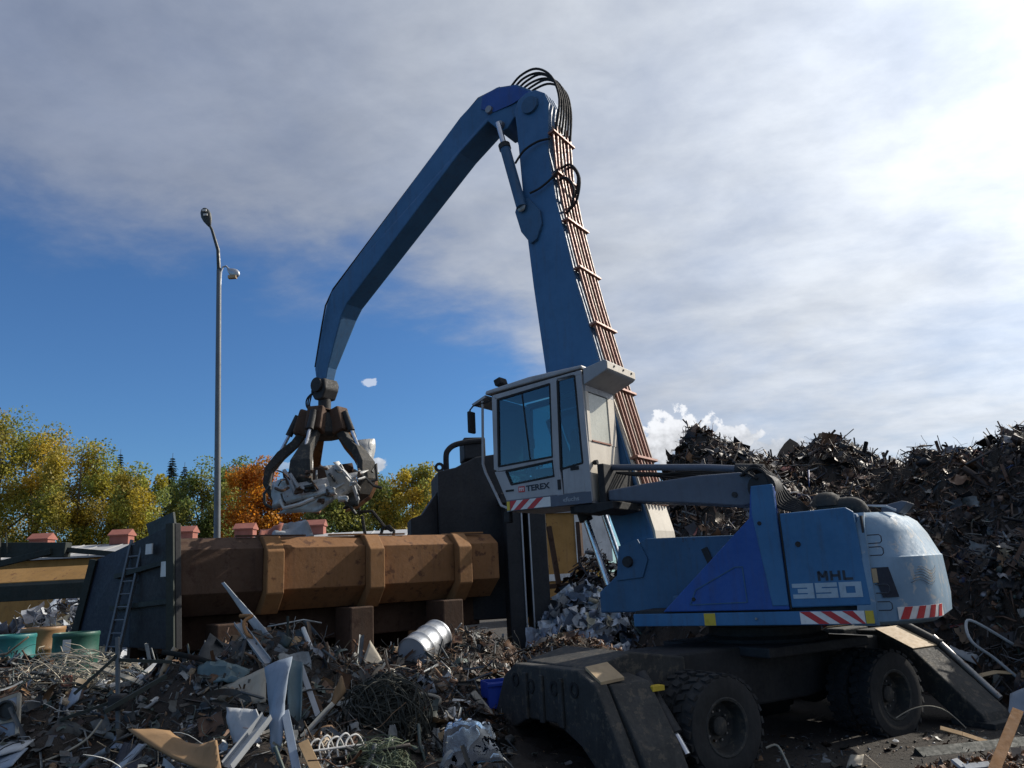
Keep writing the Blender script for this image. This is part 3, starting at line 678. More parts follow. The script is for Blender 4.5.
# ------------------------------------------------------------------ rusty charging box of the shear
A = np.array(at(175, 540, 12.8)); B = np.array(at(497, 531, 16.6)); zt = 2.98
th = math.atan2(B[1]-A[1], B[0]-A[0]); LB = math.hypot(B[0]-A[0], B[1]-A[1])
tb = empty('charging_box', (A[0], A[1], 0), th, 'long rusty brown charging box with heavy ribs below the grapple', 'scrap shear')
# local: x along the box, y<0 towards the viewer
prof = [(-.02, 2.06), (-.02, 2.78), (.26, zt), (.50, zt+.02), (.50, zt-.10), (.44, 2.6), (.44, 1.86), (.60, 1.70), (.36, 1.70)]
def body(x0, x1, off=0.0):
    m = MB(); m.prism([(u-off, v) for u, v in prof], x0, x1, 'x'); return m
xr = [(270-175), (373-175), (461-175)]
ribx = []
for px in (272, 373, 461):
    d = ray(px, 570); n = np.array([math.sin(th), -math.cos(th), 0]); p = CAM+d*(((np.array([A[0], A[1], 0])-CAM)@n)/(d@n)); ribx.append(float((p-np.array([A[0], A[1], p[2]]))@np.array([math.cos(th), math.sin(th), 0])))
edges = [0.0]+ribx+[LB]
for i in range(4):
    body(edges[i]+(.16 if i else 0), edges[i+1]-(.16 if i < 3 else 0)).build('wall_panel', RUST if i else RUSTD, tb, bevel=.012)  # first panel takes the darker rust: the shade on it is in the colour
for i, x in enumerate(ribx):
    w = .155
    m = MB(); pr = [(-.20, 2.0), (-.20, 2.72), (.06, zt+.01), (.52, zt+.035), (.52, zt-.12), (.40, 2.6), (.40, 1.90), (.55, 1.66), (.10, 1.66)]; m.prism(pr, x-w, x+w, 'x'); m.build('rib', RUSTL, tb, bevel=.02)
# far wall, floor and near end
m = MB(); m.prism([(2.6, 1.5), (2.6, zt+.05), (2.85, zt+.05), (2.95, 2.7), (2.95, 1.5)], 0, LB, 'x'); m.build('back_wall', RUSTD, tb, bevel=.012)
m = MB(); m.prism([(.62, 1.69), (2.6, 1.69), (2.6, 1.80), (.62, 1.80)], .02, LB-.02, 'x'); m.build('floor_plate', RUSTD, tb)
m = MB(); m.box((LB/2, 1.65, 1.40), (LB, 1.7, .56)); m.build('base_frame', RUSTD, tb, bevel=.02)
m = MB(); m.box((LB/2+.3, 2.75, .73), (LB+.8, .3, 1.44)); m.build('added_skirt', RUSTD, tb)  # added dark skirt: hides the sunlit ground behind, keeps the underside black
# loosely set lip irregularities
for i in range(7):
    x = rnd.uniform(.8, LB-.5); m = MB(); m.box((x, rnd.uniform(.2, .42), zt+.03), (rnd.uniform(.25, .8), rnd.uniform(.05, .14), .03), Matrix.Rotation(rnd.uniform(-.15, .15), 3, 'Z')); m.build('lip_plate', RUSTL if i % 2 else RUSTD, tb)
# end plate that leans back at the near end
E0, E1, E2, E3 = [np.array(q) for q in (at(175, 523, 12.75), at(96, 560, 14.6), at(74, 645, 14.6), at(176, 650, 12.75))]
ep = empty('end_hopper', (float(E3[0]), float(E3[1]), 0), 0, 'dark navy end plate of the shear box with the ladder leaning on it', 'hopper')
def q3(p, o=E3): return Vector((p[0]-o[0], p[1]-o[1], p[2]))
def quad_slab(corners, nrm, t):
    m = MB(); n_ = Vector(nrm).normalized()*t; c = [Vector(q) for q in corners]; m.add(c+[q+n_ for q in c], [(0, 1, 2, 3), (7, 6, 5, 4), (0, 4, 5, 1), (1, 5, 6, 2), (2, 6, 7, 3), (3, 7, 4, 0)]); return m
nb = Vector((.66, .75, 0))
c = [q3(E0), q3(E1), q3(E2), q3(E3)]
cm0, cm3 = c[0]+(c[1]-c[0])*.52, c[3]+(c[2]-c[3])*.42
quad_slab([cm0, c[1], c[2], cm3], nb, .12).build('plate', NAVY, ep, bevel=.01)
quad_slab([c[0], cm0, cm3, c[3]], nb, .10).build('plate', PRESS, ep, bevel=.01)
def lerp(a, b, t): return a+(b-a)*t
for t in (.30, .62):
    p = lerp(c[0], c[3], t)-nb*.04; q = lerp(c[1], c[2], t)-nb*.04; p = lerp(p, q, .02); q = lerp(p, q, .62); MB().bar(p, q, .10, .08).build('stiffener', OLIVE, ep)
for t in (0.015, .985): MB().bar(lerp(c[0], c[1], t)-nb*.05, lerp(c[3], c[2], t)-nb*.05, .10, .12, (1, 0, 0)).build('edge_beam', OLIVE, ep)
for (s, t, w, h) in ((.22, .15, .22, .17), (.05, .36, .20, .24)):
    p = lerp(lerp(c[0], c[1], s), lerp(c[3], c[2], s), t)-nb*.10; MB().box(p, (w, .02, h), Matrix.Rotation(math.atan2(c[1].y-c[0].y, c[1].x-c[0].x), 3, 'Z')).build('notice_plate', WHITE, ep)
# top wing plate
quad_slab([q3(at(150, 540, 13.4)), q3(at(146, 524, 13.7)), q3(at(173, 512, 13.1)), q3(at(175, 528, 12.78))], (.1, 1, .1), .06).build('wing_plate', OLIVE, ep)
# ladder
def ladder(p0, p1, w, n):
    b = Vector(p0); t = Vector(p1); e = empty('ladder', tuple(b), 0, 'thin grey ladder leaning against the dark end plate', 'ladder'); d = t-b; side = Vector((.86, -.5, 0))*w
    for s in (0, 1): MB().bar(side*s, d+side*s, .035, .06).build('rail', LAMPG, e)
    for i in range(n): f = (i+.6)/n; MB().tube([d*f, d*f+side], .016, 6).build('rung', LAMPG, e)
ladder(at(106, 655, 13.3), at(132, 540, 13.72), .34, 9)
# support blocks
for (px, py, Y, w, hz, lab) in ((352, 607, 14.6, .46, .0, 'rusty square block under the middle of the rusty box'), (443, 600, 15.7, .46, .0, 'rusty square block under the right half of the rusty box'), (222, 624, 13.2, .5, 0, 'dark rusty block under the left half of the rusty box')):
    p = at(px, py, Y); m = MB(); m.box((p[0], Y+.2, p[2]/2), (w, .7, p[2]), Matrix.Rotation(th, 3, 'Z')); tag(m.build('support_block', RUSTD, bevel=.025), lab, 'block', 'blocks carrying the rusty box')

# ------------------------------------------------------------------ shear tower
st = empty('shear_tower', (-.9, 17.6, 0), math.radians(12), 'black shear tower with a bent pipe on top behind the cab', 'scrap shear')
m = MB(); m.prism([(-.95, 1.2), (-.95, 4.42), (-.55, 4.50), (-.1, 4.72), (.5, 4.80), (1.1, 4.80), (1.1, 1.2)], -.4, 1.2, 'y'); m.build('housing', PRESS, st, bevel=.03)
m = MB(); m.prism([(-1.55, 1.4), (-1.55, 3.42), (-1.3, 3.5), (-.95, 4.0), (-.953, 1.4)], -.2, 1.0, 'y'); m.build('side_wing', PRESS, st, bevel=.02)
m = MB(); m.box((-.05, .3, 4.98), (.5, .8, .5)); m.build('valve_block', PRESS, st, bevel=.03)
m = MB(); m.tube(spline([(-.72, -.1, 4.42), (-.72, -.1, 4.80), (-.66, -.1, 4.95), (-.5, -.1, 5.06), (-.2, -.1, 5.12), (.1, -.1, 5.14)]), .065, 8); m.build('bent_pipe', BLACK, st, smooth=True)
for x in (-.88, -.3): MB().lathe([(.05, -.03), (.11, -.03), (.11, .03), (.05, .03)], (x, -.1, 4.55), 'y', 12, True).build('lifting_eye', PRESS, st)
for i, (x0, x1) in enumerate(((.42, .78), (.90, 1.30))):
    m = MB(); m.box(((x0+x1)/2, -.75, 1.9), (x1-x0, .5, 3.5)); co = m.build('guide_column', PRESS, st, bevel=.02)
    MB().box((x0+.02 if i else x1-.02, -1.015, 1.9), (.03, .03, 3.4)).build('wear_strip', GALV, co)
MB().box((.85, -.75, 3.72), (1.05, .55, .22)).build('cross_head', PRESS, st, bevel=.02)

# ------------------------------------------------------------------ left edge: ochre beam, dark jib
bm_ = empty('ochre_beam', (-9.2, 17, 0), 0, 'ochre sided steel trough beyond the oil drums', 'trough')
m = MB(); m.prism([(0, 2.14), (0, 2.50), (.45, 2.80), (.6, 2.80), (.6, 2.14)], -5, .2, 'x'); m.build('wall_panel', OCHRE, bm_, bevel=.01)
m = MB(); m.prism([(-.06, 2.10), (-.06, 2.42), (-.002, 2.49), (-.002, 2.10)], -5, .2, 'x'); m.build('shaded_skirt', OLIVE, bm_, bevel=.01)  # dark green carries the shade on the lower face of the trough
for x in (-4.6, .0): MB().box((x, .35, 1.04), (.25, .4, 2.08)).build('post', OLIVE, bm_, bevel=.01)
jb = empty('crane_jib', (-9.8, 15.2, 0), 0, 'dark green steel jib lying above the ochre trough', 'jib')
m = MB(); m.bar((-1.6, 0, 3.14), (1.0, 0, 3.02), .22, .28); m.build('main_beam', OLIVE, jb, bevel=.01)
m = MB(); m.bar((.9, 0, 3.03), (2.0, .1, 2.88), .10, .10); m.build('tip_beam', OLIVE, jb, bevel=.01)
m = MB(); m.bar((-1.6, -.12, 2.55), (.75, -.12, 3.0), .10, .12); m.build('brace', OLIVE, jb, bevel=.01)
MB().tube([(-1.55, -.1, 0), (-1.55, 0, 3.0)], .08, 8).build('prop', OLIVE, jb)
MB().tube([(1.95, .3, 0), (1.95, 0.1, 2.85)], .07, 8).build('prop', OLIVE, jb)
for x in (-.35, -.2): MB().tube([(x, -.16, 2.8), (x-.05, -.16, 3.3), (x+.05, -.16, 3.4), (x+.12, -.16, 3.0)], .014, 5).build('cable_loop', WIRED, jb)

# ------------------------------------------------------------------ drums
def drum(name, label, loc, mat, r=.29, h=.88, rot=(0, 0, 0), lid=None, lid_mat=None):
    e = empty(name, loc, 0, label, 'drum'); e.rotation_euler = rot
    pr = [(r*.97, 0), (r, .02), (r, .05), (r*.975, .06)]
    for z in (.31*h, .66*h): pr += [(r*.975, z-.03), (r*1.02, z-.012), (r*1.02, z+.012), (r*.975, z+.03)]
    pr += [(r*.975, h-.06), (r, h-.05), (r, h-.015), (r*.97, h), (r*.95, h-.01), (r*.94, h-.025)]
    MB().lathe(pr, seg=36).build('shell', mat, e, smooth=True)
    MB().lathe([(.001, h-.028), (r*.945, h-.026)], seg=36).build('lid', lid_mat or mat, e, smooth=True)
    MB().lathe([(.001, .022), (r*.97, .02)], seg=36).build('bottom', lid_mat or mat, e, smooth=True)
    MB().lathe([(.001, h-.01), (.035, h-.01), (.035, h-.03)], (r*.55, 0, 0), seg=12).build('bung', STEEL, e)
    return e
def stand_drum(px, py, Y, *a, **k):
    p = at(px, py, Y); return drum(a[0], a[1], (p[0], Y, p[2]-.90), *a[2:], **k)
stand_drum(13, 633, 11.0, 'oil_drum', 'bright teal steel drum standing at the left edge of the picture', TEAL)
stand_drum(44, 625.5, 11.7, 'oil_drum', 'tan rusty drum standing between the teal and the green drum', TAND)
d3 = stand_drum(77, 630.5, 11.0, 'oil_drum', 'dark green drum with a white label beside the ladder foot', GREEN)
m = MB()
for k in range(5):
    a = -1.62+k*.09; m.v += [(.294*math.cos(a), .294*math.sin(a), .60), (.294*math.cos(a), .294*math.sin(a), .80)]
m.f = [(2*k, 2*k+2, 2*k+3, 2*k+1) for k in range(4)]; m.build('paper_label', WHITE, d3)
# black props under the drums
for i, (px, Y) in enumerate(((13, 11.0), (44, 11.7), (77, 11.0))): pass

# ------------------------------------------------------------------ the blue material handler
SX, SY = 2.85*1.12, 9.65*1.12
mh = empty('material_handler', (SX, SY, 0), math.radians(147), 'blue wheeled scrap handler with raised grey cab, tall boom and grapple', 'scrap handler')
# local: x forward (to the left of the picture), y to the machine's left (towards the viewer), z up
YS = 1.40
# --- upper deck
m = MB(); m.box((-.2, .02, 1.50), (2.86, 2.60, .14)); m.build('deck_plate', DARK, mh)
sp = MB(); sp.box((-.2, YS-.03, 1.46), (2.86, .06, .15)); strip = sp.build('deck_strip', BLUE, mh, bevel=.008)
MB().box((-.2, -YS+.03, 1.46), (2.86, .06, .15)).build('deck_strip', BLUE, mh, bevel=.008)
def chevrons(x0, x1, z0, z1, y, n, parent, slant=.8, flip=1):
    """red diagonal bars on a white plate facing +y"""
    MB().box(((x0+x1)/2, y, (z0+z1)/2), (abs(x1-x0), .004, z1-z0)).build('warning_plate', WHP, parent)
    w = (x1-x0)/n
    for i in range(n):
        a = x0+w*i; s = w*slant*flip; b = w*.5
        pts = [(a, z1), (a+b, z1), (a+b+s, z0), (a+s, z0)]
        lo, hi = min(x0, x1), max(x0, x1); pts = [(min(max(u, lo), hi), v) for u, v in pts]
        if abs(pts[0][0]-pts[1][0])+abs(pts[2][0]-pts[3][0]) < .02: continue
        q = MB(); q.prism(pts, y+.0025, y+.0045, 'y'); q.build('red_bar', REDP, parent)
chevrons(-.845, -1.53, 1.395, 1.530, YS+.003, 3, strip, .85)
MB().box((-1.58, YS+.003, 1.4625), (.085, .004, .135)).build('yellow_decal', YELP, strip)
MB().box((.22, YS+.003, 1.46), (.14, .004, .14)).build('yellow_decal', YELP, strip)
MB().lathe([(.001, .012), (.012, .012), (.016, 0)], (-.34, YS+.001, 1.46), 'y', 10).build('bolt', STEEL, strip)
# --- triangular bright side panel and cab-arm post
m = MB(); m.prism([(.82, 1.555), (-.40, 2.62), (-.46, 2.98), (-.735, 2.98), (-.735, 1.555)], YS-.10, YS, 'y'); tri = m.build('side_panel', BLUE2, mh, bevel=.012)
m = MB(); m.prism([(-.44, 2.66), (-.47, 3.0), (-.73, 3.0), (-.735, 1.60), (-.55, 1.60)], YS-.02, YS+.012, 'y'); m.build('pivot_post', BLUE, mh, bevel=.01)
hatch = [(.45, 1.635), (.36, 1.81), (-.16, 2.06), (-.25, 2.06), (-.26, 1.65)]
for i in range(5): (u0, v0), (u1, v1) = hatch[i], hatch[(i+1) % 5]; MB().bar((u0, YS+.002, v0), (u1, YS+.002, v1), .012, .012, (0, 1, 0)).build('hatch_seam', BLUED, tri)
for (x, z) in ((-.52, 2.55), (.40, 1.70)): MB().lathe([(.001, .008), (.022, .008), (.026, 0)], (x, YS+.012 if x < 0 else YS+.001, z), 'y', 12).build('bolt', DARK, tri)
# --- front bulkhead (grimy blue frame that carries the boom foot)
m = MB(); m.prism([(2.05, 1.52), (2.05, 1.80), (1.72, 2.05), (1.45, 2.42), (1.25, 2.50), (-.30, 2.45), (-.60, 2.45), (-.60, 1.52)], .55, .72, 'y'); fp = m.build('frame_plate', BLUED, mh, bevel=.02)
m = MB(); m.prism([(2.05, 1.52), (2.05, 1.80), (1.72, 2.05), (1.45, 2.42), (1.25, 2.50), (-.30, 2.45), (-.60, 2.45), (-.60, 1.52)], -.72, -.55, 'y'); m.build('frame_plate', BLUED, mh, bevel=.02)
MB().prism([(1.75, 1.95), (1.68, 2.42), (1.38, 2.50), (1.25, 2.22), (1.35, 1.98)], .72, .745, 'y').build('reinforcement', BLUED, fp, bevel=.006)
MB().lathe([(.001, .05), (.07, .05), (.08, 0)], (1.55, .745, 2.2), 'y', 16).build('pin', DARK, fp, smooth=True)
MB().box((.38, .735, 2.16), (.09, .012, .34), Matrix.Rotation(.35, 3, 'Y')).build('scorch_plate', DARK, fp)
m = MB(); m.box((.4, 0, 1.66), (3.0, 1.06, .14)); m.build('frame_floor', BLUED, mh)
MB().box((.10, .98, 1.66), (1.3, .5, .16)).build('step_box', BLUED, mh, bevel=.02)
# --- engine hood
def rounded_rect(x0, x1, z0, z1, r, n=5):
    pts = []
    for cx, cz, a in ((x1-r, z1-r, 0), (x0+r, z1-r, 90), (x0+r, z0+r, 180), (x1-r, z0+r, 270)):
        for i in range(n): t = math.radians(a+90*i/(n-1)); pts.append((cx+r*math.cos(t), cz+r*math.sin(t)))
    return pts
m = MB(); m.box((-1.18, 0, 2.08), (.86, 2.70, 1.02)); m.build('engine_housing', BLUED, mh, bevel=.05)
dp = MB(); dp.prism([(-.765, 1.575), (-.765, 2.645), (-1.50, 2.655), (-1.575, 2.60), (-1.615, 1.585)], YS-.035, YS+.005, 'y'); dr = dp.build('engine_door', BLUE, mh, bevel=.015)
MB().prism([(-.745, 1.56), (-.745, 2.66), (-.763, 2.66), (-.763, 1.56)], YS-.06, YS-.01, 'y').build('door_gap', DARK, mh)
MB().lathe([(.001, .01), (.03, .01), (.033, 0)], (-.93, YS+.006, 2.28), 'y', 12).build('door_lock', DARK, dr)
# lettering on the door: "350" as block numerals, "MHL" above
def seg_digit(ch, x, z, w, h, t):
    q = MB(); y0, y1 = YS+.0055, YS+.009; k = t*1.5; m0, m1 = h/2-t/2, h/2+t/2
    def r(a, b, c_, d): q.prism([(x-a, z+c_), (x-b, z+c_), (x-b, z+d), (x-a, z+d)], y0, y1, 'y')
    r(0, w, h-t, h); r(0, w, 0, t)
    if ch == '3': r(w*.25, w-k, m0, m1); r(w-k, w, t, h-t)
    if ch == '5': r(0, w, m0, m1); r(0, k, m1, h-t); r(w-k, w, t, m0)
    if ch == '0': r(0, k, t, h-t); r(w-k, w, t, h-t)
    return q
for i, ch in enumerate('350'): seg_digit(ch, -.80-i*.255, 1.675, .235, .165, .046).build('numeral', LET_L, dr)
def letter(strokes, x):
    q = MB()
    for (u0, v0, u1, v1) in strokes: q.bar((x-u0*.105, YS+.0075, 1.862+v0*.105), (x-u1*.105, YS+.0075, 1.862+v1*.105), .028, .003, (0, 1, 0))
    q.build('letter', LET_D, dr)
letter([(.1, 0, .1, 1), (.1, 1, .5, .35), (.5, .35, .9, 1), (.9, 1, .9, 0)], -1.10); letter([(.1, 0, .1, 1), (.9, 0, .9, 1), (.1, .5, .9, .5)], -1.235); letter([(.1, 1, .1, 0), (.1, .12, .95, .12)], -1.37)
# --- counterweight: rounded in plan, raked at the back
def cw_ring(z, tail, hw, cr, front=-1.66):
    pts = [(front, hw)]
    for i in range(7): a = math.pi/2*i/6; pts.append((-(tail-cr)-cr*math.sin(a), hw-cr+cr*math.cos(a)))
    for i in range(7): a = math.pi/2*i/6; pts.append((-(tail-cr)-cr*math.cos(a), -hw+cr-cr*math.sin(a)))
    pts.append((front, -hw)); return [(x, y, z) for x, y in pts]
rings = [cw_ring(1.37, 2.14, 1.37, .75), cw_ring(1.41, 2.20, 1.40, .75), cw_ring(1.62, 2.22, 1.40, .75), cw_ring(2.08, 2.20, 1.40, .75), cw_ring(2.10, 2.18, 1.39, .75), cw_ring(2.36, 2.07, 1.37, .68), cw_ring(2.52, 1.97, 1.33, .60), cw_ring(2.59, 1.88, 1.24, .52)]
m = MB(); nR = len(rings[0])
for r_ in rings: m.v += r_
for i in range(len(rings)-1):
    for k in range(nR): k2 = (k+1) % nR; m.f.append((i*nR+k, i*nR+k2, (i+1)*nR+k2, (i+1)*nR+k))
m.f.append(tuple(range(nR))); m.f.append(tuple((len(rings)-1)*nR+k for k in range(nR)))
cw = m.build('counterweight', PALE, mh, smooth=True)
# wrapped warning stripes, pocket and swirl on the curved corner
def cwp(s, z, off=.004):
    """point on the corner arc of the counterweight: s = angle from the side (0) to the rear (90)"""
    cr = .75; a = math.radians(s); tail = 2.225
    return (-(tail-cr)-(cr+off)*math.sin(a), 1.40-cr+(cr+off)*math.cos(a), z)
def cw_patch(s0, s1, z0, z1, mat, name, shear=0.0, off=.006, n=6):
    q = MB()
    for i in range(n+1):
        s = s0+(s1-s0)*i/n; q.v += [cwp(s, z0, off), cwp(s+shear, z1, off)]
    q.f = [(2*i, 2*i+2, 2*i+3, 2*i+1) for i in range(n)]; return q.build(name, mat, cw, solid=.003)
cw_patch(30, 86, 1.425, 1.555, WHP, 'warning_plate', 0, .004, 10)
for i in range(4): cw_patch(31+i*13.5, 38+i*13.5, 1.427, 1.553, REDP, 'red_bar', 5, .010, 3)
cw_patch(20, 33, 1.66, 1.98, NAVY, 'pocket_shade', -5, .006, 5)  # flat dark patch for the recess, its shade put into the colour
cw_patch(14.5, 18.5, 1.82, 1.97, SAND, 'pocket_edge', 0, .010, 2)
for i in range(6):
    q = MB(); q.tube([cwp(46+i*2+t*4.0, 1.80+i*.028+.030*math.sin(t*.8+i*.25), .001) for t in range(9)], .003, 4); q.build('swirl_line', GOLD if i % 3 == 1 else LET_D, cw)
for z in (1.62, 1.80, 2.20, 2.33): MB().tube([(-1.68, YS+.004, z), (-1.80, YS+.005, z), (-1.82, YS+.005, z-.02), (-1.82, YS+.005, z-.07), (-1.80, YS+.005, z-.09), (-1.68, YS+.004, z-.09)], .006, 4).build('cast_mark', LET_D, cw)
MB().box((-1.64, 0, 2.05), (.025, 2.74, 1.0)).build('rear_gap', DARK, mh)
# --- things on top of the hood
m = MB(); m.lathe([(.001, .30), (.08, .29), (.15, .24), (.17, .17), (.17, .13), (.13, .12), (.12, 0)], (-1.22, .95, 2.58), 'z', 20); m.build('air_intake', DARK2, mh, smooth=True)
m = MB(); m.tube(spline([(-1.22, .95, 2.68), (-1.42, .95, 2.70), (-1.54, .95, 2.68), (-1.60, .95, 2.56)]), .10, 14); m.build('muffler', DARK2, mh, smooth=True)
m = MB(); m.prism([(-1.7, 2.60), (-1.72, 2.70), (-1.95, 2.74), (-2.02, 2.72), (-1.9, 2.60)], -.3, .3, 'y'); m.build('rear_lid', ARMG, mh, bevel=.01)
MB().tube([(-1.62, .9, 2.60), (-1.64, .9, 2.68), (-1.85, .9, 2.66), (-1.95, .9, 2.60)], .015, 6).build('grab_rail', GALV, mh)
# --- cab lift arms and hoses
arm = [(1.52, 3.02), (1.52, 3.16), (.9, 3.20), (.22, 3.22), (-.3, 3.20), (-.55, 3.14), (-.66, 3.0), (-.55, 2.82), (-.3, 2.78), (.39, 2.88), (.9, 2.94)]
m = MB(); m.prism(arm, 1.10, 1.26, 'y'); m.build('cab_arm', ARMG, mh, bevel=.02)
m = MB(); m.prism(arm, .42, .56, 'y'); m.build('cab_arm', ARMG, mh, bevel=.02)
m = MB(); m.tube([(1.56, 1.02, 3.50), (.2, 1.02, 3.34), (-.42, 1.02, 3.24)], .045, 10); m.build('guide_rod', ARMG, mh, smooth=True)
m = MB(); m.tube([(-.2, 1.02, 3.27), (-.55, 1.02, 3.22)], .075, 10); m.build('rod_end', DARK, mh, smooth=True)
m = MB(); m.lathe([(.001, -.16), (.17, -.16), (.17, .16), (.001, .16)], (-.58, 1.18, 2.98), 'y', 20); m.build('pivot_drum', DARK, mh, smooth=True)
MB().lathe([(.001, 0), (.035, 0), (.035, .02), (.001, .02)], (-.22, 1.26, 2.93), 'y', 12).build('pin', DARK, mh)
for i in range(7):
    y = .92+.07*i; m = MB(); m.tube(spline([(-.34, y, 3.20-.01*i), (-.50, y, 3.22+.02*(i%3)), (-.64, y, 3.14), (-.72, y, 3.0-.02*i), (-.80+.01*i, y, 2.86-.02*i), (-.92, y, 2.78-.02*i), (-1.0, y-.1, 2.62)]), .020, 6); m.build('hose', BLACK, mh, smooth=True)
for i in range(4):
    m = MB(); m.tube(spline([(-.40+.03*i, 1.2+.04*i, 3.25), (-.52, 1.28+.03*i, 3.10), (-.56, 1.30, 2.92+.05*i), (-.62-.04*i, 1.30, 2.74)]), .014, 6); m.build('hose', BLACK, mh, smooth=True)
for i in range(5):
    y = .60+.08*i; m = MB(); m.tube(spline([(1.6, y, 3.45), (1.1, y, 3.36+.03*math.sin(i)), (.4, y, 3.24+.02*i), (-.2, y, 3.22), (-.4, y, 3.24)]), .016, 5); m.build('hose', BLACK, mh, smooth=True)
# --- cab
CY0, CY1 = .42, YS
cab = MB().box((2.40, (CY0+CY1)/2, 3.03), (1.40, CY1-CY0-.02, .06)).build('cab', CABG, mh)
def side_parts(y0, y1, outer):
    # posts, sills and lower door panel, as separate pieces butted together
    def P(poly, name, mat=CABG, d=0.0): q = MB(); q.prism(poly, y0-d, y1+d, 'y'); return q.build(name, mat, cab, bevel=.008)
    P([(3.28, 4.76), (3.30, 3.64), (3.215, 3.60), (3.185, 4.70)], 'front_post')
    P([(2.235, 4.80), (2.275, 3.60), (2.235, 3.02), (2.13, 3.02), (2.165, 3.50), (2.125, 4.81)], 'door_post', d=.004)
    P([(1.82, 4.86), (1.79, 3.02), (1.69, 3.02), (1.72, 4.87)], 'rear_post')
    P([(3.28, 4.77), (1.72, 4.88), (1.72, 4.815), (3.185, 4.70)], 'roof_rail', d=.003)
    P([(3.215, 3.67), (2.27, 3.70), (2.272, 3.655), (3.215, 3.60)], 'window_sill')
    # door panel below: around the small lower window
    P([(3.29, 3.60), (3.08, 3.595), (3.00, 3.375), (2.26, 3.42), (2.235, 3.16), (3.10, 3.16)], 'door_panel')
    P([(2.13, 3.50), (1.79, 3.55), (1.79, 3.16), (2.13, 3.16)], 'quarter_panel')
    P([(3.105, 3.16), (1.70, 3.16), (1.70, 3.00), (3.06, 3.00)], 'sill_beam', ARMG, d=.005)
    def G(poly, name): q = MB(); ym = (y0+y1)/2; q.prism(poly, ym-.004, ym+.004, 'y'); return q.build(name, CLEAR, cab)
    G([(3.19, 4.70), (2.235, 4.78), (2.27, 3.695), (3.22, 3.665)], 'side_window')
    G([(3.09, 3.60), (2.27, 3.655), (2.262, 3.42), (3.0, 3.37)], 'lower_window')
    G([(2.125, 4.82), (1.82, 4.83), (1.79, 3.55), (2.165, 3.50)], 'quarter_window')
    # black rubber seals
    def seal(poly, nm='seal', r=.013):
        q = MB(); pts = [(u, (y0+y1)/2, v) for u, v in poly]
        for i in range(len(pts)): q.bar(pts[i], pts[(i+1) % len(pts)], r*2.2, y1-y0+.006, (0, 1, 0))
        q.build(nm, BLACK, cab)
    seal([(3.175, 4.69), (2.245, 4.77), (2.275, 3.705), (3.21, 3.675)]); seal([(3.085, 3.59), (2.28, 3.645), (2.268, 3.43), (3.0, 3.385)]); seal([(2.115, 4.81), (1.83, 4.82), (1.80, 3.56), (2.155, 3.51)])
    MB().bar((2.74, (y0+y1)/2, 4.72), (2.66, (y0+y1)/2, 3.69), .018, .02, (0, 1, 0)).build('window_divider', BLACK, cab)
side_parts(CY1-.04, CY1, True)
side_parts(CY0, CY0+.04, False)
m = MB(); m.prism([(3.40, 4.80), (1.70, 4.90), (1.70, 4.95), (2.6, 4.94), (3.38, 4.86)], CY0-.01, CY1+.012, 'y'); m.build('roof', CABG, cab, bevel=.02)
# front glass + frame, rear wall
MB().prism([(3.27, 4.74), (3.29, 3.62), (3.28, 3.62), (3.26, 4.74)], CY0+.05, CY1-.05, 'y').build('windscreen', CLEAR, cab)
MB().prism([(3.27, 3.60), (3.07, 3.03), (3.06, 3.03), (3.26, 3.60)], CY0+.05, CY1-.05, 'y').build('lower_windscreen', CLEAR, cab)
MB().box((3.272, (CY0+CY1)/2, 3.61), (.03, CY1-CY0-.09, .04)).build('windscreen_bar', CABG, cab)
MB().prism([(1.70, 3.03), (1.735, 3.03), (1.735, 3.86), (1.70, 3.86)], CY0+.04, CY1-.04, 'y').build('rear_wall', CABB, cab, bevel=.006)
MB().box((1.712, CY1-.085, 4.22), (.035, .09, .72)).build('rear_frame', CABB, cab, bevel=.005)
MB().box((1.712, CY0+.15, 4.22), (.035, .21, .72)).build('rear_frame', CABB, cab, bevel=.005)
MB().box((1.715, (CY0+CY1)/2+.06, 4.22), (.012, CY1-CY0-.39, .70)).build('rear_window', HAZEW, cab)
MB().box((1.695, (CY0+CY1)/2+.06, 3.875), (.02, CY1-CY0-.39, .02)).build('rear_seal', PIPE, cab)
MB().box((1.712, (CY0+CY1)/2, 4.70), (.035, CY1-CY0-.09, .24)).build('rear_header', CABG, cab, bevel=.005)
MB().lathe([(.001, -.05), (.035, -.05), (.035, .0), (.02, .02)], (1.68, CY1-.12, 3.56), 'x', 12).build('rear_lamp', BLACK, cab)
# air unit overhanging the back of the roof
m = MB(); m.prism([(1.70, 4.66), (1.70, 4.90), (1.36, 4.97), (1.32, 4.95), (1.32, 4.83), (1.36, 4.80)], CY0+.02, CY1-.02, 'y'); ac = m.build('air_unit', CABG, cab, bevel=.012)
MB().box((1.317, (CY0+CY1)/2, 4.89), (.006, CY1-CY0-.06, .10)).build('air_unit_sunlit_face', CABB, cab)  # paler slab on the end face, sunlight put into its colour
for k in (-.32, -.05, .25): MB().lathe([(.001, -.012), (.016, -.012), (.016, 0)], (1.314, (CY0+CY1)/2+k, 4.90), 'x', 8).build('air_unit_bolt', BLACK, cab)
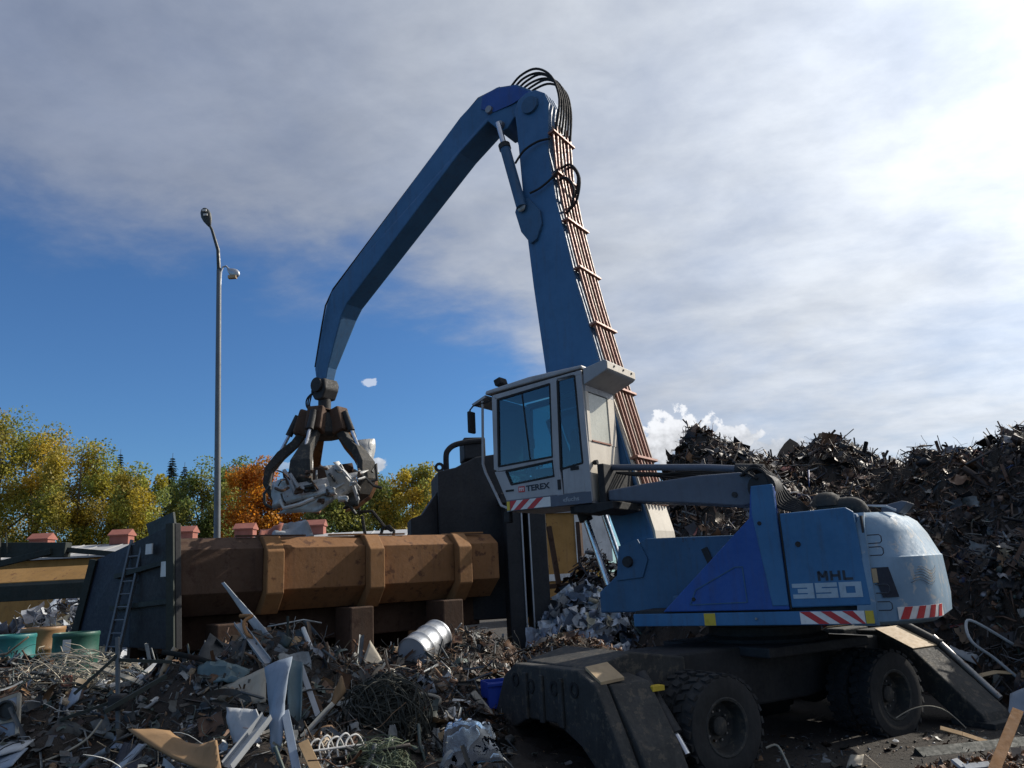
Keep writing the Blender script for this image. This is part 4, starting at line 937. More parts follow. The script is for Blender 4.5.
# work lamp, mirror, front guard rails
MB().box((3.18, CY1-.12, 4.98), (.13, .2, .11), Matrix.Rotation(.3, 3, 'Y')).build('work_lamp', BLACK, cab, bevel=.02); MB().tube([(3.15, CY1-.12, 4.86), (3.16, CY1-.12, 4.95)], .02, 6).build('lamp_bracket', BLACK, cab)
m = MB(); m.prism([(3.66, 4.70), (3.40, 4.80), (3.40, 4.76), (3.64, 4.67)], CY0, CY1, 'y'); m.build('sun_visor', CABG, cab)
m = MB(); m.tube([(3.30, CY1-.02, 4.70), (3.62, CY1+.02, 4.66), (3.66, CY1+.05, 4.60), (3.66, CY1+.05, 4.35)], .013, 6); m.build('mirror_arm', BLACK, cab)
MB().box((3.64, CY1+.05, 4.40), (.055, .16, .34)).build('mirror', BLACK, cab, bevel=.02)
for y in (CY1-.01, CY0+.02):
    m = MB(); m.tube([(3.46, y, 4.72), (3.50, y, 3.75), (3.46, y, 3.62), (3.20, y, 3.10), (3.06, y, 3.04)], .020, 8); m.build('guard_rail', CABG, cab, smooth=True)
MB().box((3.12, CY1-.06, 2.92), (.10, .10, .16)).build('front_bracket', BLACK, cab, bevel=.015)
# interior: seat, console, levers
MB().prism([(2.05, 3.30), (2.55, 3.30), (2.58, 3.46), (2.20, 3.46), (2.10, 4.10), (1.98, 4.12)], .68, 1.14, 'y').build('seat', BLACKP, cab, bevel=.03)
MB().box((2.02, .91, 4.24), (.09, .26, .20)).build('headrest', BLACKP, cab, bevel=.03)
MB().box((2.30, .91, 3.17), (.4, .4, .24)).build('seat_base', BLACKP, cab)
for y in (.60, 1.22):
    MB().box((2.46, y, 3.52), (.40, .10, .12)).build('console', BLACKP, cab, bevel=.01); MB().tube([(2.62, y, 3.56), (2.65, y, 3.74)], [.012, .02], 6).build('lever', BLACKP, cab)
MB().tube([(3.0, .91, 3.10), (2.88, .91, 3.70)], .03, 8).build('steering_column', BLACKP, cab); MB().tube([(2.87+.18*math.cos(t)*.3, .91+.18*math.sin(t), 3.72+.17*math.cos(t)*.95*.3) for t in [i*math.pi/6 for i in range(13)]], .014, 6, False).build('steering_wheel', BLACKP, cab)
MB().box((3.10, .62, 4.10), (.05, .12, .16)).build('display', BLACKP, cab)
# lettering and chevrons on the cab
yc = CY1+.006
MB().box((2.825, CY1+.002, 3.30), (.105, .004, .085), Matrix.Rotation(-.02, 3, 'Y')).build('logo_plate', REDP, cab)
text('maker_lettering', 'TEREX', .115, LET_D, cab, (2.745, CY1+.002, 3.262), (math.pi/2, -.02, math.pi), 1.16, .004, .0015)
for k in (-.028, .004, .03): MB().box((2.825+k, CY1+.0045, 3.30), (.012, .003, .052)).build('logo_mark', WHP, cab)
MB().box((2.825, CY1+.0048, 3.312), (.075, .003, .010)).build('logo_mark', WHP, cab)
chevrons(3.03, 2.35, 3.012, 3.148, CY1+.008, 3, cab, .75, -1)
MB().box((3.065, CY1+.008, 3.08), (.05, .004, .13)).build('yellow_decal', YELP, cab)
text('builder_lettering', '«fuchs', .085, PGREY, cab, (2.15, CY1+.006, 3.055), (math.pi/2, 0, math.pi), 1.2, .001, .001)
MB().box((3.03, CY1+.004, 3.30), (.14, .006, .028)).build('door_handle', BLACK, cab)
MB().box((2.19, CY1+.008, 3.30), (.05, .012, .14)).build('door_hinge', BLACK, cab); MB().box((1.93, CY1+.004, 3.50), (.13, .012, .05)).build('latch', BLACK, cab)
# rear mount of the cab
MB().box((1.58, .84, 3.22), (.10, .95, .62)).build('cab_mount', BLACK, mh, bevel=.015)
MB().prism([(1.72, 2.86), (1.40, 2.90), (1.40, 3.00), (2.0, 2.99), (2.0, 2.90)], .45, 1.38, 'y').build('cab_bracket', BLACK, mh, bevel=.01)
MB().box((1.85, .9, 2.94), (.5, .8, .10)).build('cab_subframe', BLACK, mh)
# --- boom
bp = [(1.98, 2.95), (2.60, 4.1), (2.90, 5.21), (3.05, 6.8), (3.14, 8.03), (3.21, 9.79), (3.24, 10.22), (3.16, 10.42), (2.98, 10.50), (2.78, 10.48), (2.60, 10.34), (2.53, 10.12), (2.60, 9.2), (2.50, 8.20), (2.24, 6.7), (1.93, 5.27), (1.55, 3.6), (1.30, 2.6), (1.28, 2.2), (1.42, 1.98), (1.62, 2.0), (1.76, 2.25)]
bw = [.40 if z < 4 else (.38-.010*(z-4)) for x, z in bp]
m = MB(); m.prism(bp, 0, 0, 'y', bw); boom = m.build('boom', BOOMB, mh, bevel=.02)
MB().prism([(1.50, 3.55), (1.27, 2.62), (1.24, 2.2), (1.27, 2.2), (1.31, 2.6), (1.56, 3.6), (1.91, 5.1), (1.89, 5.1)], -.36, .36, 'y').build('sunlit_back_plate', CABB, boom)  # beige for the dirty boom back, with the sunlight on it in the colour
for s in (1, -1):
    MB().prism([(3.02, 7.55), (3.20, 7.82), (3.30, 8.22), (3.22, 8.42), (3.02, 8.40), (2.80, 8.10), (2.78, 7.85), (2.90, 7.6)], s*.345, s*.40, 'y').build('cylinder_lug', BLUED, boom, bevel=.01)
    MB().lathe([(.001, 0), (.075, 0), (.085, s*.02), (.06, s*.04), (.001, s*.04)], (3.13, s*.44 if s > 0 else s*.44, 8.24), 'y', 16).build('pin', STEEL, boom, smooth=True)
    MB().lathe([(.001, 0), (.17, 0), (.16, s*.04), (.001, s*.04)], (2.90, s*.33, 10.20), 'y', 20).build('pin', BLUED, boom, smooth=True)
# rust scuffs on the side
for (x, z, h) in ((2.35, 6.4, .5), (2.32, 5.8, .35), (2.42, 7.0, .3)): pass
# pipes along the back of the boom with clamps
def back(z): return float(np.interp(z, [2.6, 3.6, 5.27, 6.7, 8.20, 9.2, 10.12], [1.30, 1.55, 1.93, 2.24, 2.50, 2.60, 2.53]))
for i in range(12):
    y = -.33+.06*i; off = .06+.035*(i % 2); z1 = 9.75-.10*(i % 3); zs = np.linspace(3.0, z1, 9)
    m = MB(); m.tube([(back(z)-off, y, z) for z in zs], .019 if i % 3 else .026, 6); m.build('pipe', (PIPE, PIPE2, PIPE)[i % 3], boom, smooth=True)
for z in (3.7, 4.8, 5.9, 6.9, 7.8, 8.7, 9.5): MB().box((back(z)-.085, 0, z), (.13, .74, .035), Matrix.Rotation(.21, 3, 'Y')).build('pipe_clamp', PIPE, boom)
# black hoses: over the boom head, and loops off the pipes
for i in range(6):
    y = -.26+.10*i; m = MB(); m.tube(spline([(2.46, y, 9.6), (2.40-.01*i, y, 10.15), (2.48, y, 10.62+.02*(i % 3)), (2.78, y, 10.92+.03*(i % 2)), (3.12, y, 10.95), (3.42, y*.8, 10.82), (3.62, y*.7, 10.80)]), .022, 6); m.build('hose', BLACK, boom, smooth=True)
for (z0, z1, out, y) in ((8.9, 8.15, .40, .1), (9.0, 8.45, .28, -.15), (8.6, 8.0, .33, .25)):
    m = MB(); m.tube(spline([(back(z0)-.05, y, z0), (back(z0)-out*.8, y+.1, z0-.05), (back(z1)-out, y+.12, (z0+z1)/2), (back(z1)-out*.7, y+.08, z1), (back(z1)-.06, y, z1-.05)]), .022, 6); m.build('hose', BLACK, boom, smooth=True)
m = MB(); m.tube(spline([(2.50, .40, 9.35), (2.75, .41, 9.38), (3.02, .43, 9.30), (3.2, .46, 9.1)]), .02, 6); m.build('hose', BLACK, boom, smooth=True)
m = MB(); m.tube(spline([(2.42, .36, 8.75), (2.5, .40, 8.62), (2.75, .41, 8.50), (2.95, .44, 8.45)]), .02, 6); m.build('hose', BLACK, boom, smooth=True)
# boom lift cylinders: rods down at the frame nose, barrels up to the boom
for y, a, b in ((.50, (1.98, 1.80), (2.29, 2.85)), (-.50, (2.20, 1.95), (2.46, 2.88))):
    b2 = (2.80, 4.55) if y > 0 else (2.98, 4.7)
    d_ = Vector((b2[0]-a[0], 0, b2[1]-a[1])).normalized()
    p0 = Vector((a[0], y, a[1])); p1 = p0+d_*1.08; p2 = p0+d_*2.75
    cy = MB().tube([p1, p2], .105, 14).build('lift_cylinder', BLACK, mh, smooth=True)
    MB().tube([p0, p1], .048, 12).build('rod', CHROME, cy, smooth=True)
    MB().lathe([(.001, -.07), (.10, -.07), (.10, .07), (.001, .07)], tuple(p0), 'y', 14).build('rod_eye', BLACK, cy, smooth=True)
# --- stick
spn = [(2.84, 10.12), (2.78, 10.34), (2.92, 10.58), (3.20, 10.80), (3.62, 10.92), (4.05, 10.88), (4.50, 10.64), (8.00, 7.98), (8.16, 7.72), (8.27, 7.35), (8.58, 6.46), (8.54, 6.20), (8.42, 6.06), (8.28, 6.14), (8.20, 6.42), (7.72, 7.40), (7.56, 7.62), (4.54, 9.90), (3.86, 10.30), (3.60, 9.98), (3.46, 10.0), (3.30, 10.16)]
sw = [.22, .22, .24, .27, .27, .27, .27, .23, .22,   .21, .13, .12, .12, .12, .13, .22, .23, .27, .27, .25, .25, .25]
m = MB(); m.prism(spn, 0, 0, 'y', sw); stick = m.build('stick', BOOMB, mh, bevel=.02)
MB().prism([(2.90, 10.50), (3.22, 10.77), (3.62, 10.88), (3.95, 10.86), (4.0, 10.6), (3.70, 10.42), (3.30, 10.42)], .272, .285, 'y').build('head_plate', BLUE2, stick, bevel=.006)
for (x, z) in ((3.58, 10.10), (3.80, 10.50)): MB().lathe([(.001, .33), (.07, .33), (.08, .26), (.001, .26)], (x, 0, z), 'y', 14).build('pin', STEEL, stick, smooth=True)
MB().box((8.32, 0, 6.62), (.18, .34, .16), Matrix.Rotation(-.25, 3, 'Y')).build('wear_patch', YELP, stick) if False else None
p0, p1 = Vector((3.13, .44, 8.24)), Vector((3.58, .36, 10.10)); d_ = (p1-p0).normalized()
for s in (1, -1):
    f_ = lambda v: Vector((v.x, s*v.y, v.z))
    cy = MB().tube([f_(p0), f_(p0+d_*1.38)], .095, 14).build('stick_cylinder', BLUED, mh, smooth=True)
    MB().tube([f_(p0+d_*1.38), f_(p1)], .05, 12).build('rod', CHROME, cy, smooth=True)
    MB().tube([f_(p0+d_*1.30), f_(p0+d_*1.40)], .11, 14).build('gland', DARK, cy)
for i in range(3):
    m = MB(); y = .20-.1*i; m.tube([(3.6, y, 10.94), (4.1, y, 10.92), (4.6, y, 10.60), (7.98, y, 8.05), (8.20, y, 7.74), (8.31, y, 7.3), (8.58, y*.6, 6.5)], .018, 6); m.build('hose', BLACK, stick, smooth=True)
# --- grapple hanging from the stick tip
GX, GZ = 8.42, 6.08
gp = MB().box((0, 0, -.55), (.62, .62, .02)).build('grapple', RUSTD, mh, loc=(GX, 0, GZ))
MB().prism([(-.18, .12), (.16, .14), (.22, -.12), (.10, -.30), (-.12, -.30), (-.22, -.1)], -.19, .19, 'y').build('hanger', DARK, gp, bevel=.03)
for s in (1, -1): MB().lathe([(.001, 0), (.15, 0), (.15, s*.06), (.001, s*.06)], (0, s*.19, 0), 'y', 16).build('hanger_disc', DARK, gp, smooth=True)
MB().tube([(0, 0, -.26), (0, 0, -.56)], .13, 14).build('rotator', DARK, gp, smooth=True)
for k in range(3): MB().tube(spline([(.10*k-.05, .16, -.05), (.28-.05*k, .2, -.22), (.30-.04*k, .2, -.42), (.14, .14, -.56)]), .016, 6).build('hose', BLACK, gp, smooth=True)
m = MB(); m.lathe([(.001, -.52), (.22, -.54), (.34, -.62), (.40, -.80), (.42, -1.02), (.30, -1.10), (.001, -1.10)], seg=10); m.build('grab_head', DARK2, gp, bevel=.02)
def rot2(r_, z_, an): return (r_*math.cos(an), r_*math.sin(an), z_)
for k in range(5):
    an = math.radians(k*72+42)
    # housing cheek of each tine on the head
    R3 = Matrix.Rotation(an, 3, 'Z')
    MB().box(R3 @ Vector((.40, 0, -.78)), (.30, .34, .52), R3 @ Matrix.Rotation(-.30, 3, 'Y')).build('knuckle', RUSTL if k in (3, 4) else RUSTD, gp, bevel=.04)  # two knuckles in lighter rust: sunlight on them put into the colour
    path = [(.40, -.95, .09, .16), (.58, -1.20, .09, .16), (.84, -1.42, .11, .18), (1.06, -1.70, .20, .14), (1.10, -2.00, .23, .10), (.97, -2.28, .19, .08), (.70, -2.48, .11, .06), (.50, -2.55, .03, .04)]
    q = MB()
    for i, (r_, z_, w_, t_) in enumerate(path):
        a_ = path[max(i-1, 0)]; b_ = path[min(i+1, len(path)-1)]; tr, tz = b_[0]-a_[0], b_[1]-a_[1]; l_ = math.hypot(tr, tz); nr_, nz_ = -tz/l_, tr/l_
        for (sw_, st_) in ((-1, -1), (1, -1), (1, 1), (-1, 1)):
            rr, zz = r_+nr_*t_/2*st_, z_+nz_*t_/2*st_; p = (rr*math.cos(an)-sw_*w_*math.sin(an), rr*math.sin(an)+sw_*w_*math.cos(an), zz); q.v.append(p)
    for i in range(len(path)-1):
        for e_ in range(4): e2 = (e_+1) % 4; q.f.append((i*4+e_, i*4+e2, i*4+4+e2, i*4+4+e_))
    q.f += [(0, 1, 2, 3), tuple(len(path)*4-4+j for j in (3, 2, 1, 0))]
    q.build('tine', RUST if k in (3, 4) else DARK2, gp, bevel=.012)  # the same two tines keep the brighter rust, sunlight included in the colour
    MB().tube([rot2(.52, -.62, an), rot2(.70, -1.02, an)], .07, 10).build('tine_cylinder', DARK, gp, smooth=True)
    MB().tube([rot2(.69, -1.0, an), rot2(.92, -1.48, an)], .035, 8).build('tine_rod', CHROME, gp, smooth=True)

# --- undercarriage (its own heading under the slewed upper body)
UA = math.radians(30)-math.radians(147)
cxw = np.array([SX, SY])-.66*np.array([math.cos(math.radians(30)), math.sin(math.radians(30))])
dl = cxw-np.array([SX, SY]); F_ = np.array([math.cos(math.radians(147)), math.sin(math.radians(147))]); L2 = np.array([-F_[1], F_[0]])
UCL = (float(dl@F_), float(dl@L2), 0)
MB().lathe([(.001, 1.10), (.78, 1.10), (.80, 1.16), (.72, 1.20), (.72, 1.30), (.82, 1.32), (.82, 1.44), (.001, 1.44)], seg=36).build('slewing_ring', DARK, mh, smooth=True)
m = MB(); m.prism([(-2.1, .55), (-2.3, 1.0), (-1.2, 1.12), (1.2, 1.12), (2.1, 1.0), (1.9, .55), (.8, .42), (-.8, .42)], -.48, .48, 'y'); ch = m.build('chassis', DARK, mh, bevel=.03, loc=UCL, rot=(0, 0, UA))
MB().box((.6, 0, 1.06), (1.8, 1.9, .12)).build('chassis_plate', DARK, ch, bevel=.02)
for x in (-1.4, 1.4): MB().tube([(x, -1.0, .50), (x, 1.0, .50)], .13, 12).build('axle', DARK, ch, smooth=True); MB().lathe([(.001, -.25), (.18, -.25), (.26, -.08), (.26, .08), (.18, .25), (.001, .25)], (x, 0, .5), 'y', 18).build('differential', DARK, ch, smooth=True)
def make_wheel(x, y, s):
    q = MB(); R = .52; w = .135
    prof_ = [(.29, -w*.95), (.34, -w*1.05), (.42, -w*1.08), (.485, -w), (.505, -w*.75), (.505, w*.75), (.485, w), (.42, w*1.08), (.34, w*1.05), (.29, w*.95)]
    q.lathe(prof_, axis='y', seg=40, close=True)
    for k in range(26):
        a = 2*math.pi*k/26
        for sd in (-1, 1):
            a2 = a+(.06 if sd > 0 else 0); c_ = Vector(((R-.008)*math.cos(a2), sd*w*.58, (R-.008)*math.sin(a2))); q.box(c_, (.03, w*.78, .070), Matrix.Rotation(-a2, 3, 'Y') @ Matrix.Rotation(sd*.25, 3, 'X'))
    ty = q.build('wheel', TYRE, mh, smooth=True, loc=(UCL[0]+x*math.cos(UA)-y*math.sin(UA), UCL[1]+x*math.sin(UA)+y*math.cos(UA), .45), rot=(0, 0, UA))
    MB().lathe([(.30, s*w*.95), (.285, s*w*1.02), (.262, s*w*.95), (.252, s*w*.4), (.235, -s*w*.25), (.16, -s*w*.35), (.10, -s*w*.30), (.001, -s*w*.3)], axis='y', seg=32).build('rim', DARK2, ty, smooth=True)
    MB().lathe([(.001, s*w*.35), (.075, s*w*.33), (.095, s*w*.2), (.10, -s*w*.3)], axis='y', seg=20).build('hub', DARK2, ty, smooth=True)
    for k in range(10): a = 2*math.pi*k/10; MB().lathe([(.001, s*.03), (.012, s*.03), (.014, 0)], (.15*math.cos(a), -s*w*.30, .15*math.sin(a)), 'y', 6).build('wheel_nut', STEEL, ty)
    return ty
for x in (-1.4, 1.4):
    for s in (-1, 1):
        make_wheel(x, s*1.16, s); make_wheel(x, s*.82, s)
# front stabiliser: wide arched plate with flared legs
pl = [(-.62, 1.10), (.72, 1.08), (1.00, .92), (1.22, .55), (1.42, .10), (1.12, .08), (.95, .30), (.45, .50), (-.15, .52), (-.60, .36), (-.95, .10), (-1.02, .0), (-1.50, .0), (-1.22, .50), (-.92, .98)]
m = MB(); m.prism(pl, -2.78, -2.62, 'x'); m.build('stabiliser_plate', DARK2, mh, bevel=.02, loc=UCL, rot=(0, 0, UA))
sb = MB(); sb.prism([(-2.62, .80), (-2.62, 1.10), (-2.05, 1.22), (-1.30, 1.10), (-1.30, .85)], -.62, .72, 'y'); sbo = sb.build('stabiliser_frame', DARK2, mh, bevel=.02, loc=UCL, rot=(0, 0, UA))
quad_slab([(-2.70, -.92, .97), (-2.70, -.66, 1.10), (-2.40, -.64, 1.12), (-2.40, -.92, .99)], (0, 0, 1), .03).build('corner_plate', SAND, sbo)
MB().box((-2.05, -.98, .88), (.16, .10, .05)).build('yellow_decal', YELP, sbo)
for (y, z) in ((-.55, .90), (-.15, .88), (.35, .86), (.70, .9)): MB().lathe([(.05, -.012), (.08, -.012), (.08, 0), (.05, .0)], (-2.782, y, z), 'x', 14, True).build('plate_hole', BLACK, sbo)
for y in (-.3, .1, .45): MB().box((-2.80, y, .75), (.03, .08, .50)).build('gusset', DARK2, sbo, bevel=.008)
for s in (-1, 1):
    lg = MB(); lg.prism([(s*.60, 1.02), (s*.95, .96), (s*1.35, .40), (s*1.52, .06), (s*1.20, .06), (s*1.05, .40), (s*.60, .80)], -2.60, -2.10, 'x'); lo_ = lg.build('stabiliser_leg', DARK2, mh, bevel=.02, loc=UCL, rot=(0, 0, UA))
    MB().box((-2.35, s*1.38, .03), (.62, .55, .06)).build('foot_pad', DARK2, lo_, bevel=.01)
    MB().tube([(-2.02, s*.70, .98), (-2.02, s*1.20, .45)], .08, 12).build('leg_cylinder', DARK, lo_, smooth=True); MB().tube([(-2.02, s*1.18, .47), (-2.02, s*1.34, .28)], .045, 10).build('leg_rod', CHROME, lo_, smooth=True)
    # rear arms
    ra = MB(); ra.prism([(s*.10, 1.10), (s*.42, 1.10), (s*.95, .86), (s*1.72, .16), (s*1.78, .05), (s*1.40, .05), (s*.92, .46), (s*.10, .56)], 2.36, 2.92, 'x'); ro = ra.build('rear_leg', DARK2, mh, bevel=.02, loc=UCL, rot=(0, 0, UA))
    quad_slab([(2.38, s*.40, 1.115), (2.90, s*.40, 1.115), (2.90, s*.94, .875), (2.38, s*.94, .875)], (0, 0, 1), .012).build('sunlit_leg_top', SAND, ro)  # tan slab on the dark leg: its sunlit top put into the colour
    MB().tube([(2.98, s*.85, .98), (2.98, s*1.62, .26)], .045, 10).build('leg_rod', STEEL, ro, smooth=True)
    MB().tube([(2.98, s*.40, 1.14), (2.98, s*.95, .88)], .07, 10).build('leg_cylinder', DARK, ro, smooth=True)
    MB().box((2.64, s*1.60, .035), (.62, .55, .07)).build('foot_pad', DARK2, ro, bevel=.01)
MB().box((2.0, 0, .84), (.70, .90, .40)).build('rear_beam', DARK, mh, bevel=.02, loc=UCL, rot=(0, 0, UA))

# ------------------------------------------------------------------ generic single scrap pieces
def crumple(corners, nx, ny, amp, seed, bend=0.0):
    """grid between four 3-D corners, dented along its normal"""
    r = np.random.RandomState(seed); c = [np.array(q, float) for q in corners]; n = np.cross(c[1]-c[0], c[3]-c[0]); n /= np.linalg.norm(n)+1e-9
    ph = r.uniform(0, 6, 6); V = []
    for j in range(ny+1):
        for i in range(nx+1):
            u, v = i/nx, j/ny; p = (c[0]*(1-u)+c[1]*u)*(1-v)+(c[3]*(1-u)+c[2]*u)*v
            h = amp*(.5*math.sin(5*u+ph[0]+2*v)+.4*math.sin(7*v+ph[1]-3*u)+.35*abs(math.sin(9*u+4*v+ph[2]))+r.uniform(-.25, .25))+bend*(4*(u-.5)**2-1)
            V.append(p+n*h)
    m = MB(); m.v = [tuple(q) for q in V]; m.f = [(j*(nx+1)+i, j*(nx+1)+i+1, (j+1)*(nx+1)+i+1, (j+1)*(nx+1)+i) for j in range(ny) for i in range(nx)]
    return m
def local(m, o): m.v = [(x-o[0], y-o[1], z-o[2]) for x, y, z in m.v]; return m
SEED = [50]
def S_sheet(name, label, cat, pxs, mat, amp=.02, thick=.012, n=(7, 6), bend=0.0, base=None, group=None):
    """sheet whose corners are seen at px,py with depth offset dY from the place where its lowest corner meets the heap"""
    b = base if base else max(pxs, key=lambda q: q[1]); p = hit(b[0], min(b[1], 800)); Y0 = p[1]
    cs = [at(q[0], q[1], Y0+q[2]) for q in pxs]; SEED[0] += 1
    o = tuple(np.mean(cs, 0)); m = local(crumple(cs, n[0], n[1], amp, SEED[0], bend), o); ob = m.build(name, mat, smooth=True, loc=o, solid=thick)
    return tag(ob, label, cat, group)
def S_bar(name, label, cat, pxs, mat, r=.02, flat=None, base=None, seg=7, group=None):
    b = base if base else max(pxs, key=lambda q: q[1]); p = hit(b[0], min(b[1], 800)); Y0 = p[1]
    ps = [Vector(at(q[0], q[1], Y0+q[2])) for q in pxs]; o = sum(ps, Vector())/len(ps); m = MB()
    if flat:
        for i in range(len(ps)-1): m.bar(ps[i]-o, ps[i+1]-o, flat[0], flat[1], (0, -.5, .85))
    else: m.tube(spline([q-o for q in ps], 4) if len(ps) > 2 else [q-o for q in ps], r, seg)
    ob = m.build(name, mat, smooth=not flat, loc=tuple(o), bevel=.004 if flat else 0); return tag(ob, label, cat, group)
def S_channel(name, label, cat, a, b, mat, w=.10, h=.05, t=.006, tilt=(0, -.5, .85), group=None):
    """U-section rail from a to b (px, py, dY)"""
    lo = max((a, b), key=lambda q: q[1]); Y0 = hit(lo[0], min(lo[1], 800))[1]; p, q = Vector(at(a[0], a[1], Y0+a[2])), Vector(at(b[0], b[1], Y0+b[2])); o = (p+q)/2
    d = (q-p); L = d.length; d.normalize(); s = d.cross(Vector(tilt)).normalized(); u = s.cross(d); m = MB(); R = Matrix((d, s, u)).transposed()
    m.box((0, 0, 0), (L, w, t), R); m.box(R @ Vector((0, w/2-t/2, h/2+.001)), (L, t, h), R); m.box(R @ Vector((0, -w/2+t/2, h/2+.001)), (L, t, h), R)
    return tag(m.build(name, mat, loc=tuple(o)), label, cat, group)

WRECK = paint('wreck_silver', (.42, .42, .41), metal=.35, rough=.45, dirt=(.06, .05, .04), amount=.9, rust=(.12, .065, .035), rust_lo=.60, bump=.5, scale=4)
# ------------------------------------------------------------------ the load: crushed car shell in the grapple
gw = mh.matrix_basis @ Vector((GX, 0, 0)); WY = float(gw[1])
wr = empty('car_wreck', (float(gw[0]), WY, 3.3), 0, 'crushed silver car shell clamped in the grapple', 'car wreck')
def W_(px, py, dy=0.0): p = at(px, py, WY+dy-.42); return (p[0]-gw[0], p[1]-WY, p[2]-3.3)
def wsheet(name, pts, mat, amp=.05, n=(8, 6), bend=0.0):
    SEED[0] += 1; return crumple([W_(*q) for q in pts], n[0], n[1], amp, SEED[0], bend).build(name, mat, wr, smooth=True, solid=.02)
wsheet('sill_panel', [(272, 508, -.7), (330, 492, -.9), (368, 470, -.6), (274, 488, -.7)], WRECK, .05, (10, 5))
wsheet('door_skin', [(276, 514, -.6), (318, 512, -.8), (346, 490, -.75), (330, 486, -.8)], WRECK, .06)
wsheet('quarter_panel', [(324, 466, -.95), (341, 464, -.9), (356, 490, -.6), (334, 500, -.85)], WRECK, .06)
wsheet('wing_panel', [(334, 462, -1.0), (339, 461, -.9), (361, 488, -.55), (356, 491, -.6)], WHITE, .03)
wsheet('roof_panel', [(357, 440, .1), (375, 440, .5), (373, 475, .3), (358, 478, .0)], WRECK, .05, bend=.08)
wsheet('bonnet_panel', [(293, 466, -.6), (313, 458, -.5), (313, 470, -.6), (296, 471, -.7)], WRECK, .02)
wsheet('side_skin', [(270, 482, -.5), (286, 478, -.7), (290, 505, -.75), (272, 510, -.5)], WRECK, .06)
wsheet('floor_pan', [(282, 472, .3), (352, 462, .5), (360, 492, .4), (290, 508, .2)], RUSTD, .10, (10, 7))
wsheet('inner_panel', [(310, 486, -.8), (326, 484, -.8), (326, 494, -.85), (312, 498, -.85)], WHITE, .02)
for i, pts in enumerate(([(284, 470, -.7), (290, 480, -.75), (296, 496, -.75), (300, 502, -.7)], [(290, 474, -.7), (300, 490, -.78), (306, 500, -.75)], [(280, 500, -.72), (284, 508, -.75), (300, 504, -.8), (314, 498, -.85)], [(342, 470, -.85), (352, 482, -.7), (358, 500, -.55)])):
    MB().tube([W_(*q) for q in pts], .035, 6).build('pillar', PGREY if i != 2 else WHITE, wr, smooth=True)
for pts in ([(354, 470, -.4), (366, 478, -.4), (374, 486, -.3), (382, 488, -.3)], [(372, 472, -.2), (376, 464, -.1), (377, 480, -.1), (368, 482, -.2)], [(270, 486, -.5), (264, 494, -.5), (265, 504, -.5), (272, 508, -.5)], [(340, 498, -.6), (350, 506, -.5), (356, 514, -.5)]):
    MB().tube([W_(*q) for q in pts], .03, 6).build('torn_strip', BLACKP, wr, smooth=True)
wsheet('tyre_liner', [(344, 494, -.5), (360, 488, -.5), (358, 506, -.5), (346, 508, -.5)], BLACKP, .06)

for i in range(16):
    px_, py_ = rnd.uniform(276, 362), rnd.uniform(466, 506); dx_, dy_ = rnd.uniform(-14, 14), rnd.uniform(-9, 9)
    MB().tube(spline([W_(px_, py_, -.85), W_(px_+dx_*.5, py_+dy_*.5+rnd.uniform(-3, 3), -1.0), W_(px_+dx_, py_+dy_, -.8)], 3), rnd.uniform(.012, .03), 5).build('torn_strip', rnd.choice([BLACKP, WRECK, RUSTD, DARK2]), wr, smooth=True)
for i in range(7):
    px_, py_ = rnd.uniform(280, 352), rnd.uniform(470, 502); w_ = rnd.uniform(4, 9)
    wsheet('torn_panel', [(px_, py_, -.9), (px_+w_, py_-rnd.uniform(-2, 4), -1.0), (px_+w_+2, py_+w_*.7, -.95), (px_+1, py_+w_*.8, -.85)], rnd.choice([BLACKP, WRECK, RUSTD, WHITE]), .06, (5, 4))
# load already in the box
def box_scrap(name, label, cat, pts, mat, Y, amp=.05, n=(7, 5)):
    cs = [at(q[0], q[1], Y+q[2]) for q in pts]; SEED[0] += 1; o = tuple(np.mean(cs, 0)); return tag(local(crumple(cs, n[0], n[1], amp, SEED[0]), o).build(name, mat, smooth=True, loc=o, solid=.02), label, cat)
box_scrap('crushed_bodywork', 'grey crushed sheet lying in the rusty box under the car wreck', 'scrap sheet', [(272, 540, -.2), (314, 536, -.2), (306, 521, .3), (280, 524, .3)], PGREY, 15.6, .09)
box_scrap('red_sheet', 'dark red bent sheet in the rusty box left of the grey one', 'scrap sheet', [(258, 538, -.2), (278, 538, -.2), (284, 526, .2), (262, 528, .2)], VENTR, 15.6, .06)
tw = empty('twisted_frame', (*at(386, 533, 16.0)[:2], 2.5), 0, 'dark twisted metal frame sticking out of the rusty box', 'scrap frame')
tx = at(386, 533, 16.0)
for pts in ([(360, 512), (372, 511), (384, 526), (392, 531)], [(360, 515), (358, 505), (362, 496)], [(381, 534), (383, 528), (389, 526), (394, 531), (393, 538)], [(366, 540), (362, 516)]):
    MB().tube([(at(a, b, 16.0)[0]-tx[0], 0, at(a, b, 16.0)[2]-2.5) for a, b in pts], .035, 6).build('bent_bar', DARK2, tw, smooth=True)

